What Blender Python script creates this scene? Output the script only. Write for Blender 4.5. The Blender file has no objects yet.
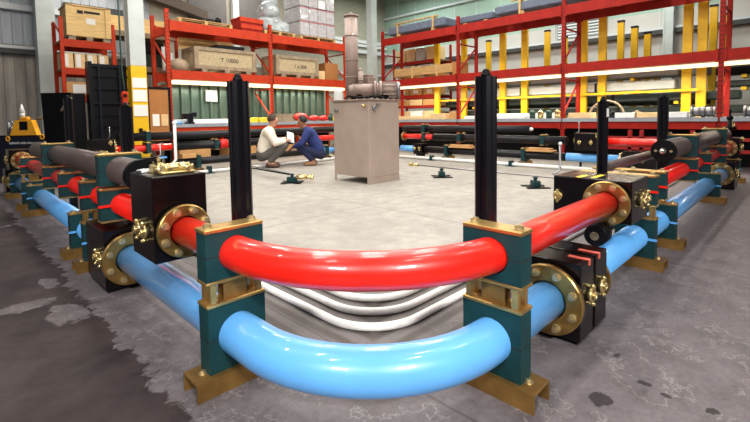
import bpy, bmesh, math, random
from mathutils import Vector, Matrix
random.seed(7)
scene = bpy.context.scene
COL = scene.collection
V = Vector

# ------------------------------------------------------------------ camera
yaw, pitch, roll = math.radians(44.91), math.radians(3.62), math.radians(-0.87)
f_ = V((math.cos(yaw)*math.cos(pitch), math.sin(yaw)*math.cos(pitch), -math.sin(pitch)))
r0 = V((math.sin(yaw), -math.cos(yaw), 0)); u0 = r0.cross(f_)
r_ = math.cos(roll)*r0 + math.sin(roll)*u0
u_ = -math.sin(roll)*r0 + math.cos(roll)*u0
cd = bpy.data.cameras.new('camera'); cam = bpy.data.objects.new('camera', cd); COL.objects.link(cam)
m = Matrix((r_, u_, -f_)).transposed().to_4x4(); m.translation = V((-1.0, -1.03, 1.3))
cam.matrix_world = m
cd.sensor_width = 36; cd.lens = 437.6/750*36; cd.shift_y = (144.3-211)/750; cd.clip_start = .05; cd.clip_end = 200
scene.camera = cam

# ------------------------------------------------------------------ world, lights, exposure
w = bpy.data.worlds.new('world'); scene.world = w; w.use_nodes = True
bg = w.node_tree.nodes['Background']; bg.inputs[0].default_value = (.75, .82, 1, 1); bg.inputs[1].default_value = .12
vs = scene.view_settings
vs.view_transform = 'Standard'; vs.look = 'None'; vs.exposure = 0.0; vs.gamma = 1; vs.use_curve_mapping = False

def area(name, loc, sx, sy, power, col=(1, .95, .88), rz=0, rx=0):
    l = bpy.data.lights.new(name, 'AREA'); l.shape = 'RECTANGLE'; l.size = sx; l.size_y = sy; l.energy = power; l.color = col
    o = bpy.data.objects.new(name, l); o.location = loc; o.rotation_euler = (rx, 0, rz); COL.objects.link(o); return o
# rows of tube fixtures under the roof of the hall
for i, x in enumerate((1.6, 4.1, 6.6, 9.1)):
    for j, y in enumerate((1.6, 4.1, 6.6, 9.1)):
        area('high_bay_tubes', (x, y, 6.9), 1.2, .16, 92)
for x, y in ((-2.8, 4.2), (-2.8, 8.0), (4.2, -2.8), (8.0, -2.8)):
    area('high_bay_tubes', (x, y, 6.9), 1.2, .16, 62)
for x, y in ((-2.6, .6), (.6, -2.6), (-.9, 2.4), (2.4, -.9)):
    area('high_bay_tubes', (x, y, 6.9), 1.2, .14, 60)
# unseen fill lights added behind the camera to brighten the near bends
for x, y, p in ((-5.6, -2.0, 60), (-2.0, -5.6, 92)):
    o = area('fill_light', (x, y, 4.6), 1.3, .5, p, (1, .97, .93)); o.data.spread = math.radians(70); o.rotation_euler = (V((1.2, 1.2, .3))-V((x, y, 4.6))).to_track_quat('-Z', 'Y').to_euler()
for x, y in ((13.6, 3), (13.6, 7.5), (13.6, 12)):
    area('wall_aisle_lamp', (x, y, 7.0), 1.2, 1.2, 170, (.92, 1, .95))
for x, y in ((2.5, 13.4), (7.5, 13.6)):
    area('wall_aisle_lamp', (x, y, 7.0), 1.2, 1.2, 130, (1, .95, .88))

# ------------------------------------------------------------------ materials
def lin(r, g, b):
    f = lambda c: (c/255/12.92) if c/255 <= .04045 else ((c/255+.055)/1.055)**2.4
    return (f(r), f(g), f(b), 1)
def mat(name, rgb, rough=.5, metal=0, noise=.0, scale=6, bump=0, bscale=40, coat=0, spec=.5, emit=None, es=0, stretch=None, rgb2=None):
    mt = bpy.data.materials.new(name); mt.use_nodes = True
    nt = mt.node_tree; b = nt.nodes['Principled BSDF']
    c = lin(*rgb)
    b.inputs['Base Color'].default_value = c; b.inputs['Roughness'].default_value = rough
    b.inputs['Metallic'].default_value = metal; b.inputs['Coat Weight'].default_value = coat
    b.inputs['Coat Roughness'].default_value = .02
    b.inputs['Specular IOR Level'].default_value = spec
    if noise or bump or rgb2:
        tc = nt.nodes.new('ShaderNodeTexCoord'); mp = nt.nodes.new('ShaderNodeMapping')
        nt.links.new(tc.outputs['Object'], mp.inputs[0])
        if stretch: mp.inputs['Scale'].default_value = stretch
        n = nt.nodes.new('ShaderNodeTexNoise'); n.inputs['Scale'].default_value = scale; n.inputs['Detail'].default_value = 5
        nt.links.new(mp.outputs[0], n.inputs[0])
        mx = nt.nodes.new('ShaderNodeMix'); mx.data_type = 'RGBA'
        if rgb2: c2 = lin(*rgb2); c1 = c
        else: c1 = tuple(v*(1-noise) for v in c[:3])+(1,); c2 = tuple(min(1, v*(1+noise)) for v in c[:3])+(1,)
        mx.inputs[6].default_value = c1; mx.inputs[7].default_value = c2
        rp = nt.nodes.new('ShaderNodeMapRange'); rp.inputs[1].default_value = .35; rp.inputs[2].default_value = .65
        nt.links.new(n.outputs[0], rp.inputs[0]); nt.links.new(rp.outputs[0], mx.inputs[0]); nt.links.new(mx.outputs[2], b.inputs['Base Color'])
        if bump:
            n2 = nt.nodes.new('ShaderNodeTexNoise'); n2.inputs['Scale'].default_value = bscale; nt.links.new(mp.outputs[0], n2.inputs[0])
            bp = nt.nodes.new('ShaderNodeBump'); bp.inputs['Strength'].default_value = bump; bp.inputs['Distance'].default_value = .01
            nt.links.new(n2.outputs[0], bp.inputs['Height']); nt.links.new(bp.outputs[0], b.inputs['Normal'])
    if emit: b.inputs['Emission Color'].default_value = lin(*emit); b.inputs['Emission Strength'].default_value = es
    return mt

M = dict(
 red=mat('red_gloss_paint', (236, 28, 12), .34, coat=.6, noise=.08, scale=3),
 blue=mat('blue_gloss_paint', (100, 176, 244), .34, coat=.6, noise=.06, scale=3),
 rubber=mat('black_rubber_pipe', (76, 64, 62), .36, noise=.15, scale=5),
 rubber2=mat('black_wrapped_pipe', (20, 20, 24), .4, spec=.35, noise=.15),
 black=mat('black_block_paint', (12, 7, 8), .25, noise=.3, scale=4, spec=.3),
 blacksoft=mat('black_soft', (9, 9, 12), .5, spec=.15),
 post=mat('black_post', (12, 11, 16), .3, noise=.1, spec=.3),
 green=mat('dark_green_polymer', (15, 56, 59), .5, spec=.3, noise=.18, scale=9),
 gold=mat('gold_zinc_plating', (196, 160, 96), .34, .85, noise=.22, scale=7),
 golddull=mat('brownish_zinc_channel', (160, 122, 66), .42, .7, noise=.25, scale=6),
 flange=mat('bronze_flange', (164, 132, 76), .3, .85, noise=.3, scale=9),
 chrome=mat('steel_bright', (214, 214, 210), .22, 1),
 steel=mat('steel_grey', (140, 140, 142), .4, .8),
 bolt=mat('zinc_bolt', (206, 190, 148), .3, .85),
 brass=mat('brass_fitting', (222, 200, 140), .25, .9),
 white=mat('white_pvc', (228, 226, 222), .4, noise=.06, scale=12),
 whitepaint=mat('white_paint', (225, 226, 224), .5),
 tank=mat('taupe_tank_paint', (164, 146, 134), .5, noise=.07, scale=3),
 tankdark=mat('taupe_machine_paint', (138, 118, 108), .42, noise=.1, scale=6),
 orange=mat('orange_rack_paint', (184, 56, 27), .6, spec=.2, noise=.1, scale=5),
 rackred=mat('red_rack_paint', (152, 30, 20), .6, spec=.2, noise=.12, scale=5),
 slot=mat('dark_slot', (40, 14, 10), .8),
 deck=mat('grey_deck', (150, 156, 164), .5, noise=.1),
 tube=mat('lamp_tube', (255, 244, 225), .5, emit=(255, 226, 166), es=1.7),
 ply=mat('crate_plywood', (226, 190, 126), .65, noise=.14, scale=2.5, stretch=(1, 1, 9)),
 osb=mat('chipboard', (158, 138, 106), .8, scale=38, rgb2=(192, 176, 140), bump=.2),
 frame=mat('grey_timber', (146, 128, 104), .75, noise=.2, scale=6),
 brownboard=mat('brown_board', (168, 112, 60), .8, noise=.12, scale=30),
 carton=mat('brown_carton', (196, 150, 96), .8, noise=.08),
 cartonpale=mat('pale_carton', (222, 190, 140), .8, noise=.08),
 pallet=mat('pallet_timber', (190, 156, 104), .8, noise=.2, scale=8),
 wrap=mat('stretch_wrap', (176, 173, 175), .25, noise=.14, scale=9, bump=.6, bscale=7, coat=.5),
 wrapclear=mat('clear_wrap', (168, 176, 178), .2, noise=.3, scale=5, bump=.8, bscale=6, coat=.6),
 yellow=mat('yellow_paint', (240, 190, 22), .45, noise=.06),
 yellowcol=mat('yellow_column_paint', (236, 186, 12), .5, noise=.07, scale=3),
 greycol=mat('grey_column_paint', (192, 200, 197), .5, noise=.06, scale=3),
 machineyellow=mat('machine_amber', (236, 166, 36), .4, noise=.08),
 machineblue=mat('machine_navy', (8, 13, 28), .3, noise=.2, coat=.3),
 dark=mat('dark_cabinet', (10, 11, 15), .4, spec=.25, noise=.15),
 bluegrey=mat('slate_wrapped_bundle', (88, 98, 116), .55, noise=.12, scale=7, bump=.3),
 aluminium=mat('pale_aluminium', (214, 220, 216), .5, .1, noise=.08, stretch=(6, .4, 6)),
 darktube=mat('dark_green_tube', (44, 54, 50), .4, .2, noise=.2),
 shelfgreen=mat('dark_green_tub', (24, 58, 48), .5),
 redplastic=mat('red_plastic', (222, 34, 24), .4, noise=.1),
 yellowplastic=mat('yellow_plastic', (236, 206, 60), .5),
 paper=mat('paper', (238, 236, 230), .8),
 skin=mat('skin', (196, 140, 112), .55), skindark=mat('skin_tan', (150, 98, 72), .55),
 shirt=mat('cream_shirt', (226, 218, 200), .8, noise=.05, bump=.3, bscale=12),
 trousers=mat('grey_trousers', (86, 82, 78), .85, noise=.1),
 navy=mat('navy_shirt', (30, 46, 104), .8, noise=.12, bump=.3, bscale=12),
 navytr=mat('navy_trousers', (24, 32, 66), .85, noise=.1),
 hairb=mat('brown_hair', (64, 44, 32), .7, noise=.2, scale=40), hairk=mat('black_hair', (18, 15, 15), .6),
 shoe=mat('brown_shoe', (74, 48, 34), .5), shoet=mat('tan_shoe', (150, 112, 78), .6),
 ink=mat('dark_ink', (36, 34, 40), .8),
 red2=mat('dark_red_steel', (150, 24, 22), .45, noise=.1),
 vent=mat('louvre_grey', (150, 156, 154), .5),
 corr=mat('green_sheet_metal', (96, 116, 104), .32, .6, noise=.12, stretch=(3, 1, .4)),
 wallgrey=mat('grey_sheet_cladding', (176, 182, 188), .5, noise=.07, stretch=(1, 1, .2)),
 wallpale=mat('pale_cladding', (196, 192, 186), .6, noise=.04, scale=1.2),
 wallgreenlit=mat('green_lit_cladding', (160, 186, 170), .6, noise=.05, scale=1.5),  # greenish lamp light on the upper wall, put into its colour
 walldark=mat('dark_grey_panel', (104, 102, 100), .7, noise=.08),
 girtwhite=mat('white_girt', (206, 210, 212), .5),
 girtdark=mat('dark_girt', (60, 60, 60), .6),
 roof=mat('roof_liner', (92, 88, 80), .8, noise=.08),
)

def floor_material():
    mt = bpy.data.materials.new('concrete_floor'); mt.use_nodes = True
    nt = mt.node_tree; N = nt.nodes; L = nt.links; b = N['Principled BSDF']
    tc = N.new('ShaderNodeTexCoord'); P = tc.outputs['Object']
    def noise(scale, detail=6, rough=.6):
        n = N.new('ShaderNodeTexNoise'); n.inputs['Scale'].default_value = scale; n.inputs['Detail'].default_value = detail
        n.inputs['Roughness'].default_value = rough; L.new(P, n.inputs[0]); return n.outputs[0]
    def mr(v, a, b_, c=0, d=1):
        n = N.new('ShaderNodeMapRange'); n.inputs[1].default_value = a; n.inputs[2].default_value = b_; n.inputs[3].default_value = c; n.inputs[4].default_value = d
        L.new(v, n.inputs[0]); return n.outputs[0]
    def mth(op, a, b_=None):
        n = N.new('ShaderNodeMath'); n.operation = op
        for i, x in enumerate((a, b_)):
            if x is None: continue
            if isinstance(x, (int, float)): n.inputs[i].default_value = x
            else: L.new(x, n.inputs[i])
        return n.outputs[0]
    def mix(f, a, b_):
        n = N.new('ShaderNodeMix'); n.data_type = 'RGBA'; L.new(f, n.inputs[0])
        for i, x in ((6, a), (7, b_)):
            if isinstance(x, tuple): n.inputs[i].default_value = x
            else: L.new(x, n.inputs[i])
        return n.outputs[2]
    sp = N.new('ShaderNodeSeparateXYZ'); L.new(P, sp.inputs[0]); X, Y = sp.outputs[0], sp.outputs[1]
    # worn, purplish-grey bare concrete outside the loop; paler inside, mostly brighter light painted in
    big = mr(noise(.9), .35, .65); mid = mr(noise(5, 8), .36, .64); fine = mr(noise(30, 6, .7), .3, .7)
    bare = mix(mid, lin(76, 70, 74), lin(100, 93, 97)); bare = mix(mth('MULTIPLY', fine, .32), bare, lin(140, 134, 133))
    inner_lit = mix(big, lin(154, 150, 143), lin(172, 168, 159)); inner_lit = mix(mth('MULTIPLY', mid, .45), inner_lit, lin(134, 129, 123)); inner_lit = mix(mth('MULTIPLY', fine, .2), inner_lit, lin(120, 114, 110))
    wob = mth('MULTIPLY', mth('SUBTRACT', noise(1.6, 5), .5), .5)
    inx = mr(mth('ADD', X, wob), .35, 1.7); iny = mr(mth('ADD', Y, wob), .35, 1.7)
    c = mix(mth('MULTIPLY', inx, iny), bare, inner_lit)
    # pale dried drip edges
    ring = mth('ABSOLUTE', mth('SUBTRACT', noise(2.4, 8, .65), .47)); ring = mr(ring, .0, .006, 1, 0)
    c = mix(mth('MULTIPLY', ring, .4), c, lin(190, 184, 182))
    def blot_(x, y, rx, ry):
        a = mth('POWER', mth('DIVIDE', mth('SUBTRACT', X, x), rx), 2); d = mth('POWER', mth('DIVIDE', mth('SUBTRACT', Y, y), ry), 2)
        return mr(mth('ADD', mth('ADD', a, d), mth('MULTIPLY', mth('SUBTRACT', noise(8, 4), .5), 3.0)), .8, .95, 1, 0)
    # dark damp spill left of the loop
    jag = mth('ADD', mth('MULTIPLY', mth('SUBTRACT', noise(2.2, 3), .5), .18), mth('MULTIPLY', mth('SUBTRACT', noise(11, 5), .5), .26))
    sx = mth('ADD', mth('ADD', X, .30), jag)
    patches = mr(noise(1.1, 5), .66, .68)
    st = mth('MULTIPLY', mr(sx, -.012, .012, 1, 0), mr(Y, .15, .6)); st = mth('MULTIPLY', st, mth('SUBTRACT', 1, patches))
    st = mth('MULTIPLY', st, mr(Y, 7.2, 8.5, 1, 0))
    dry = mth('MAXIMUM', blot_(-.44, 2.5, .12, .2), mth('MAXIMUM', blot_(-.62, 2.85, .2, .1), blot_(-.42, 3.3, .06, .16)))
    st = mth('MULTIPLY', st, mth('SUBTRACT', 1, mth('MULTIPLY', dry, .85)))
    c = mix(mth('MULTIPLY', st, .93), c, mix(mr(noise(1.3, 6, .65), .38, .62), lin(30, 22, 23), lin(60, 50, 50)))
    # dark streaked band along the conduits inside the corner
    dmin = mth('MINIMUM', X, Y)
    band = mth('MULTIPLY', mr(dmin, .2, .5), mr(dmin, 1.05, 1.3, 1, 0))
    strk = mr(mth('SINE', mth('ADD', mth('MULTIPLY', dmin, 42.0), mth('MULTIPLY', noise(2, 3), 3.0))), -.3, .8)
    far = mr(mth('MAXIMUM', X, Y), 2.0, 4.5, 1, 0)
    c = mix(mth('MULTIPLY', mth('MULTIPLY', band, far), mth('ADD', .3, mth('MULTIPLY', strk, .6))), c, lin(66, 60, 55))
    # small oil blots on the right
    def blot(x, y, rx, ry):
        a = mth('POWER', mth('DIVIDE', mth('SUBTRACT', X, x), rx), 2); d = mth('POWER', mth('DIVIDE', mth('SUBTRACT', Y, y), ry), 2)
        return mr(mth('ADD', mth('ADD', a, d), mth('MULTIPLY', mth('SUBTRACT', noise(26, 3), .5), 3.2)), .6, .9, 1, 0)
    bl = blot(1.07, -.39, .06, .05)
    for q in ((1.34, -.50, .022, .04), (1.31, -.77, .035, .03), (1.52, -.33, .03, .02), (1.30, -.60, .02, .025)):
        bl = mth('MAXIMUM', bl, blot(*q))
    c = mix(mth('MULTIPLY', bl, .9), c, lin(44, 38, 40))
    # control joints
    def joint(co, at): return mr(mth('ABSOLUTE', mth('SUBTRACT', mth('ADD', co, mth('MULTIPLY', mth('SUBTRACT', noise(9, 3), .5), .012)), at)), .004, .012, 1, 0)
    j = joint(X, 3.42)
    for co, at in ((Y, 3.54), (X, 6.9), (Y, 7.0), (X, .55)): j = mth('MAXIMUM', j, joint(co, at))
    c = mix(mth('MULTIPLY', j, .6), c, lin(62, 56, 56))
    L.new(c, b.inputs['Base Color'])
    L.new(mth('SUBTRACT', mr(mid, 0, 1, .5, .68), mth('MULTIPLY', st, -.1)), b.inputs['Roughness'])
    b.inputs['Specular IOR Level'].default_value = .25
    bp = N.new('ShaderNodeBump'); bp.inputs['Strength'].default_value = .12; bp.inputs['Distance'].default_value = .01
    L.new(fine, bp.inputs['Height']); L.new(bp.outputs[0], b.inputs['Normal'])
    return mt

# ------------------------------------------------------------------ mesh helpers
def frame_of(d):
    d = V(d).normalized(); a = V((0, 0, 1)) if abs(d.z) < .9 else V((1, 0, 0))
    s = d.cross(a).normalized(); t = s.cross(d).normalized()
    return d, s, t
class MB:
    def __init__(self): self.bm = bmesh.new(); self.mi = 0
    def _f(self, vs, smooth=False):
        try:
            f = self.bm.faces.new(vs); f.smooth = smooth; f.material_index = self.mi; return f
        except ValueError: return None
    def box(self, x0, x1, y0, y1, z0, z1, bev=0, R=None, piv=None):
        c = [V((x, y, z)) for x in (x0, x1) for y in (y0, y1) for z in (z0, z1)]
        if R is not None: piv = V(piv); c = [piv + R @ (p-piv) for p in c]
        v = [self.bm.verts.new(p) for p in c]
        fs = [self._f([v[i] for i in q]) for q in ((0, 1, 3, 2), (4, 6, 7, 5), (0, 4, 5, 1), (2, 3, 7, 6), (0, 2, 6, 4), (1, 5, 7, 3))]
        if bev:
            es = list({e for f in fs for e in f.edges})
            bmesh.ops.bevel(self.bm, geom=es, offset=bev, segments=1, affect='EDGES', profile=.5, material=-1)
        return self
    def cyl(self, p0, p1, r, r2=None, n=20, caps=True):
        p0 = V(p0); p1 = V(p1); r2 = r if r2 is None else r2
        d, s, t = frame_of(p1-p0)
        A = [self.bm.verts.new(p0 + r*(math.cos(a)*s+math.sin(a)*t)) for a in [2*math.pi*i/n for i in range(n)]]
        B = [self.bm.verts.new(p1 + r2*(math.cos(a)*s+math.sin(a)*t)) for a in [2*math.pi*i/n for i in range(n)]]
        for i in range(n): self._f([A[i], B[i], B[(i+1) % n], A[(i+1) % n]][::-1], n > 8)
        if caps: self._f(A[::-1][::-1]); self._f(B[::-1])
        return self
    def tube(self, pts, r, n=14, caps=True):
        pts = [V(p) for p in pts]; rs = r if isinstance(r, (list, tuple)) else [r]*len(pts)
        rings = []; up = None
        for i, p in enumerate(pts):
            d = (pts[min(i+1, len(pts)-1)] - pts[max(i-1, 0)]).normalized()
            if up is None: _, s, t = frame_of(d); up = t
            s = d.cross(up).normalized(); up = s.cross(d).normalized()
            rings.append([self.bm.verts.new(p + rs[i]*(math.cos(a)*s+math.sin(a)*up)) for a in [2*math.pi*k/n for k in range(n)]])
        for a, b in zip(rings, rings[1:]):
            for k in range(n): self._f([a[k], a[(k+1) % n], b[(k+1) % n], b[k]], True)
        if caps: self._f(rings[0][::-1]); self._f(rings[-1])
        return self
    def sphere(self, c, r, sc=(1, 1, 1), n=14):
        g = bmesh.ops.create_uvsphere(self.bm, u_segments=n, v_segments=max(6, n*2//3), radius=r)
        for v in g['verts']: v.co = V((v.co.x*sc[0], v.co.y*sc[1], v.co.z*sc[2])) + V(c)
        for f in {f for v in g['verts'] for f in v.link_faces}: f.smooth = True; f.material_index = self.mi
        return self
    def torus(self, c, ax, R, r, n=20, k=8, a0=0, a1=2*math.pi):
        d, s, t = frame_of(ax); c = V(c); full = a1-a0 > 6.28
        pts = [c + R*(math.cos(a)*s+math.sin(a)*t) for a in [a0+(a1-a0)*i/n for i in range(n+1)]]
        if not full: return self.tube(pts, r, k)
        rings = []
        for i in range(n):
            o = (pts[i]-c).normalized()
            rings.append([self.bm.verts.new(pts[i]+r*(math.cos(b)*o+math.sin(b)*d)) for b in [2*math.pi*j/k for j in range(k)]])
        for i in range(n):
            a, b = rings[i], rings[(i+1) % n]
            for j in range(k): self._f([a[j], a[(j+1) % k], b[(j+1) % k], b[j]], True)
        return self
    def prism(self, poly, ext):
        ext = V(ext); A = [self.bm.verts.new(V(p)) for p in poly]; B = [self.bm.verts.new(V(p)+ext) for p in poly]
        n = len(A)
        for i in range(n): self._f([A[i], A[(i+1) % n], B[(i+1) % n], B[i]])
        self._f(A[::-1]); self._f(B); return self
    def bar(self, p0, p1, w, h):
        p0 = V(p0); p1 = V(p1); d, s, t = frame_of(p1-p0)
        c = [p+s*a*w/2+t*b*h/2 for p in (p0, p1) for a, b in ((-1, -1), (1, -1), (1, 1), (-1, 1))]
        v = [self.bm.verts.new(p) for p in c]
        for q in ((0, 3, 2, 1), (4, 5, 6, 7), (0, 1, 5, 4), (1, 2, 6, 5), (2, 3, 7, 6), (3, 0, 4, 7)): self._f([v[i] for i in q])
        return self
    def holeplate(self, hw, z0, z1, zc, r, y0, y1):
        """block in the local XZ plane with a round bore along Y"""
        angs = [2*math.pi*i/32 for i in range(32)] + [math.atan2(z-zc, x) % (2*math.pi) for x in (-hw, hw) for z in (z0, z1)]
        angs = sorted(set(round(a, 5) for a in angs)); n = len(angs); R = []
        for y in (y0, y1):
            inn, out = [], []
            for a in angs:
                c, s = math.cos(a), math.sin(a)
                k = min([hw/abs(c) if abs(c) > 1e-6 else 9e9, ((z1-zc)/s if s > 1e-6 else ((z0-zc)/s if s < -1e-6 else 9e9))])
                inn.append(self.bm.verts.new((r*c, y, zc+r*s))); out.append(self.bm.verts.new((k*c, y, zc+k*s)))
            R.append((inn, out))
        for i in range(n):
            j = (i+1) % n
            self._f([R[0][0][i], R[0][1][i], R[0][1][j], R[0][0][j]]); self._f([R[1][0][j], R[1][1][j], R[1][1][i], R[1][0][i]])
            self._f([R[0][1][i], R[1][1][i], R[1][1][j], R[0][1][j]]); self._f([R[0][0][j], R[1][0][j], R[1][0][i], R[0][0][i]], True)
        return self
    def mesh(self, name, mt, recalc=True):
        if recalc: bmesh.ops.recalc_face_normals(self.bm, faces=self.bm.faces)
        me = bpy.data.meshes.new(name); self.bm.to_mesh(me); self.bm.free()
        for x in (mt if isinstance(mt, (list, tuple)) else [mt]): me.materials.append(M[x] if isinstance(x, str) else x)
        return me

def tag(o, label, cat, group=None):
    o['label'] = label; o['category'] = cat
    if group: o['group'] = group
    return o
def part(name, src, mt, parent, label=None, loc=None):
    me = src.mesh(name, mt) if isinstance(src, MB) else src
    o = bpy.data.objects.new(name, me); COL.objects.link(o)
    if loc: o.location = loc
    o.parent = parent
    if label: o['label'] = label
    return o
def single(name, mb, mt, label, cat, group=None):
    """a top-level thing that is one mesh; its origin goes to the middle of its underside"""
    vs_ = [v.co for v in mb.bm.verts]
    o0 = V(((min(v.x for v in vs_)+max(v.x for v in vs_))/2, (min(v.y for v in vs_)+max(v.y for v in vs_))/2, min(v.z for v in vs_)))
    for v in mb.bm.verts: v.co -= o0
    o = part(name, mb, mt, None); o.location = o0; o['_o'] = 0; del o['_o']
    return tag(o, label, cat, group)
def thing(name, loc, label, cat, group=None, rz=0):
    o = bpy.data.objects.new(name, None); COL.objects.link(o); o.location = loc; o.rotation_euler = (0, 0, rz); o.empty_display_size = .1
    return tag(o, label, cat, group)
def dup(o, loc, rz=None, label=None, parent=None):
    def cp(s, p):
        c = s.copy(); COL.objects.link(c); c.parent = p
        for k in list(s.children): cp(k, c)
        return c
    c = cp(o, parent); c.location = loc
    if rz is not None: c.rotation_euler = (0, 0, rz)
    if label: c['label'] = label
    return c
def struct(name, mb, mt):
    o = part(name, mb, mt, None); o['kind'] = 'structure'; return o
B = lambda *a, **k: MB().box(*a, **k)
H = math.pi/2

# ================================================================== SETTING
struct('floor', B(-8, 17, -8, 17, -.1, 0), floor_material())
# back-left wall: ribbed sheet cladding
def ribbed(x0, x1, z0, z1, y, pitch_=.24, d=.035):
    b = MB(); pts = []; x = x0
    while x < x1:
        pts += [(x, y), (x+pitch_*.72, y), (x+pitch_*.8, y-d), (x+pitch_*.92, y-d)]; x += pitch_
    A = [b.bm.verts.new((p[0], p[1], z0)) for p in pts]; T = [b.bm.verts.new((p[0], p[1], z1)) for p in pts]
    for i in range(len(pts)-1): b._f([A[i], A[i+1], T[i+1], T[i]])
    return b
wl = MB(); wl.box(-8, 16.2, 15.06, 15.2, 0, 7.5); struct('wall_left', wl, mat('beige_wall', (172, 168, 152), .7, noise=.06))
struct('trim_1', ribbed(-7.9, 4.2, 3.5, 7.5, 15.04), 'wallgrey')
struct('trim_2', ribbed(-7.9, 4.2, .0, 3.3, 15.04), mat('stained_cladding', (160, 154, 144), .6, noise=.3, scale=2, stretch=(2, 1, .3)))
g = MB(); g.box(-7.9, 15.9, 14.84, 15.0, 4.44, 4.6); g.box(-7.9, 15.9, 14.84, 15.0, 3.36, 3.44); struct('trim_3', g, 'girtwhite')
g = MB(); g.box(1.9, 3.6, 14.9, 15.02, 4.62, 4.86); g.box(-7.9, 2.2, 14.82, 14.98, 3.22, 3.34); struct('trim_4', g, 'girtdark')
# high grey insulation panels between white frames
g = MB(); g.box(5.65, 7.1, 14.95, 15.02, 4.9, 7.4); g.box(7.65, 8.8, 14.95, 15.02, 4.9, 7.4); struct('trim_5', g, 'walldark')
g = MB(); g.box(7.3, 7.55, 14.8, 15.0, 0, 7.5); g.box(8.8, 16, 14.92, 15.02, 4.95, 5.1); g.box(5.6, 16, 14.92, 15.02, 4.78, 4.9); struct('trim_6', g, 'whitepaint')
g = MB(); g.prism([(3.0, 14.95, 5.6), (6.2, 14.95, 4.9), (6.2, 14.95, 5.2), (3.0, 14.95, 6.0)], (0, -.35, 0)); struct('trim_7', g, mat('brown_duct', (92, 78, 66), .6, noise=.1))
# back-right wall
wr = MB(); wr.box(16.0, 16.2, -8, 15.2, 0, 4.6); struct('wall_right', wr, 'wallpale')
wr = MB(); wr.box(16.0, 16.2, -8, 15.2, 4.6, 7.5); struct('wall_right', wr, 'wallgreenlit')
g = MB()
for y in [-2+1.15*i for i in range(15)]: g.box(15.985, 16, y, y+.02, 0, 7.5)
struct('trim_8', g, 'girtwhite')
g = MB(); g.box(15.82, 16, -8, 15, 3.98, 4.06); g.box(15.82, 16, -8, 15, 6.3, 6.38); g.box(15.84, 16, -8, 15, 5.62, 5.67); struct('trim_9', g, 'girtwhite')
g = MB(); g.box(15.78, 15.99, -8, 15, 3.84, 3.98); g.box(15.8, 15.99, 5.5, 12, 5.25, 5.55); g.box(15.8, 15.99, -8, 15, 2.75, 2.83); struct('trim_10', g, 'girtdark')
struct('ceiling', B(-8, 16.2, -8, 15.2, 7.5, 7.6), 'roof')
# wall louvre
v = thing('wall_vent', (15.98, 5.1, 4.08), 'grey louvred vent high on the pale back wall behind the right rack', 'vent')
part('vent_frame', MB().box(-.06, 0, -.85, .85, 0, 1.0), 'vent', v)
s = MB()
for i in range(9): s.box(-.1, -.05, -.8, .8, .05+i*.105, .11+i*.105, R=Matrix.Rotation(.5, 3, 'Y'), piv=(-.07, 0, .08+i*.105))
part('louvre_slats', s, 'girtwhite', v)

# building columns
def column(name, x, y, w, label, ztop=7.5, yellow=None, rz=0):
    c = thing(name, (x, y, 0), label, 'column', rz=rz); h = w/2
    def hprof(z0, z1):
        b = MB(); b.box(-h, h, -h, -h+.05, z0, z1, .006); b.box(-h, h, h-.05, h, z0, z1, .006); b.box(-.03, .03, -h+.05, h-.05, z0, z1)
        b.box(-h+.01, -h+.03, -h+.05, h-.05, z0, z1); b.box(h-.03, h-.01, -h+.05, h-.05, z0, z1); return b
    if yellow: part('column_base', hprof(0, yellow), 'yellowcol', c, 'yellow painted lower part'); part('column_shaft', hprof(yellow, ztop), 'greycol', c)
    else: part('column_shaft', hprof(0, ztop), 'greycol', c)
    return c
column('building_column', 2.62, 10.95, .36, 'pale grey building column with yellow painted base and paper notices', yellow=2.64)
column('building_column', 1.36, 14.55, .44, 'white steel column against the grey ribbed wall, behind the timber crate rack')
column('building_column', 12.0, 12.02, .31, 'pale grey column rising behind the taupe tank')
column('building_column', 15.78, 2.3, .28, 'light grey column at the back-right wall behind the yellow posts')
for k, (dz, h_) in enumerate(((2.1, .24), (1.76, .29), (1.4, .28))):
    single('paper_notice', B(2.46, 2.78, 10.755, 10.765, dz, dz+h_), 'paper', ('topmost', 'middle', 'lowest')[k]+' white paper notice taped to the yellow column base', 'notice', None)
single('switch_box', B(2.56, 2.64, 10.73, 10.77, 1.0, 1.1, .008), 'dark', 'small dark switch box low on the yellow column base', 'switch')

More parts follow.
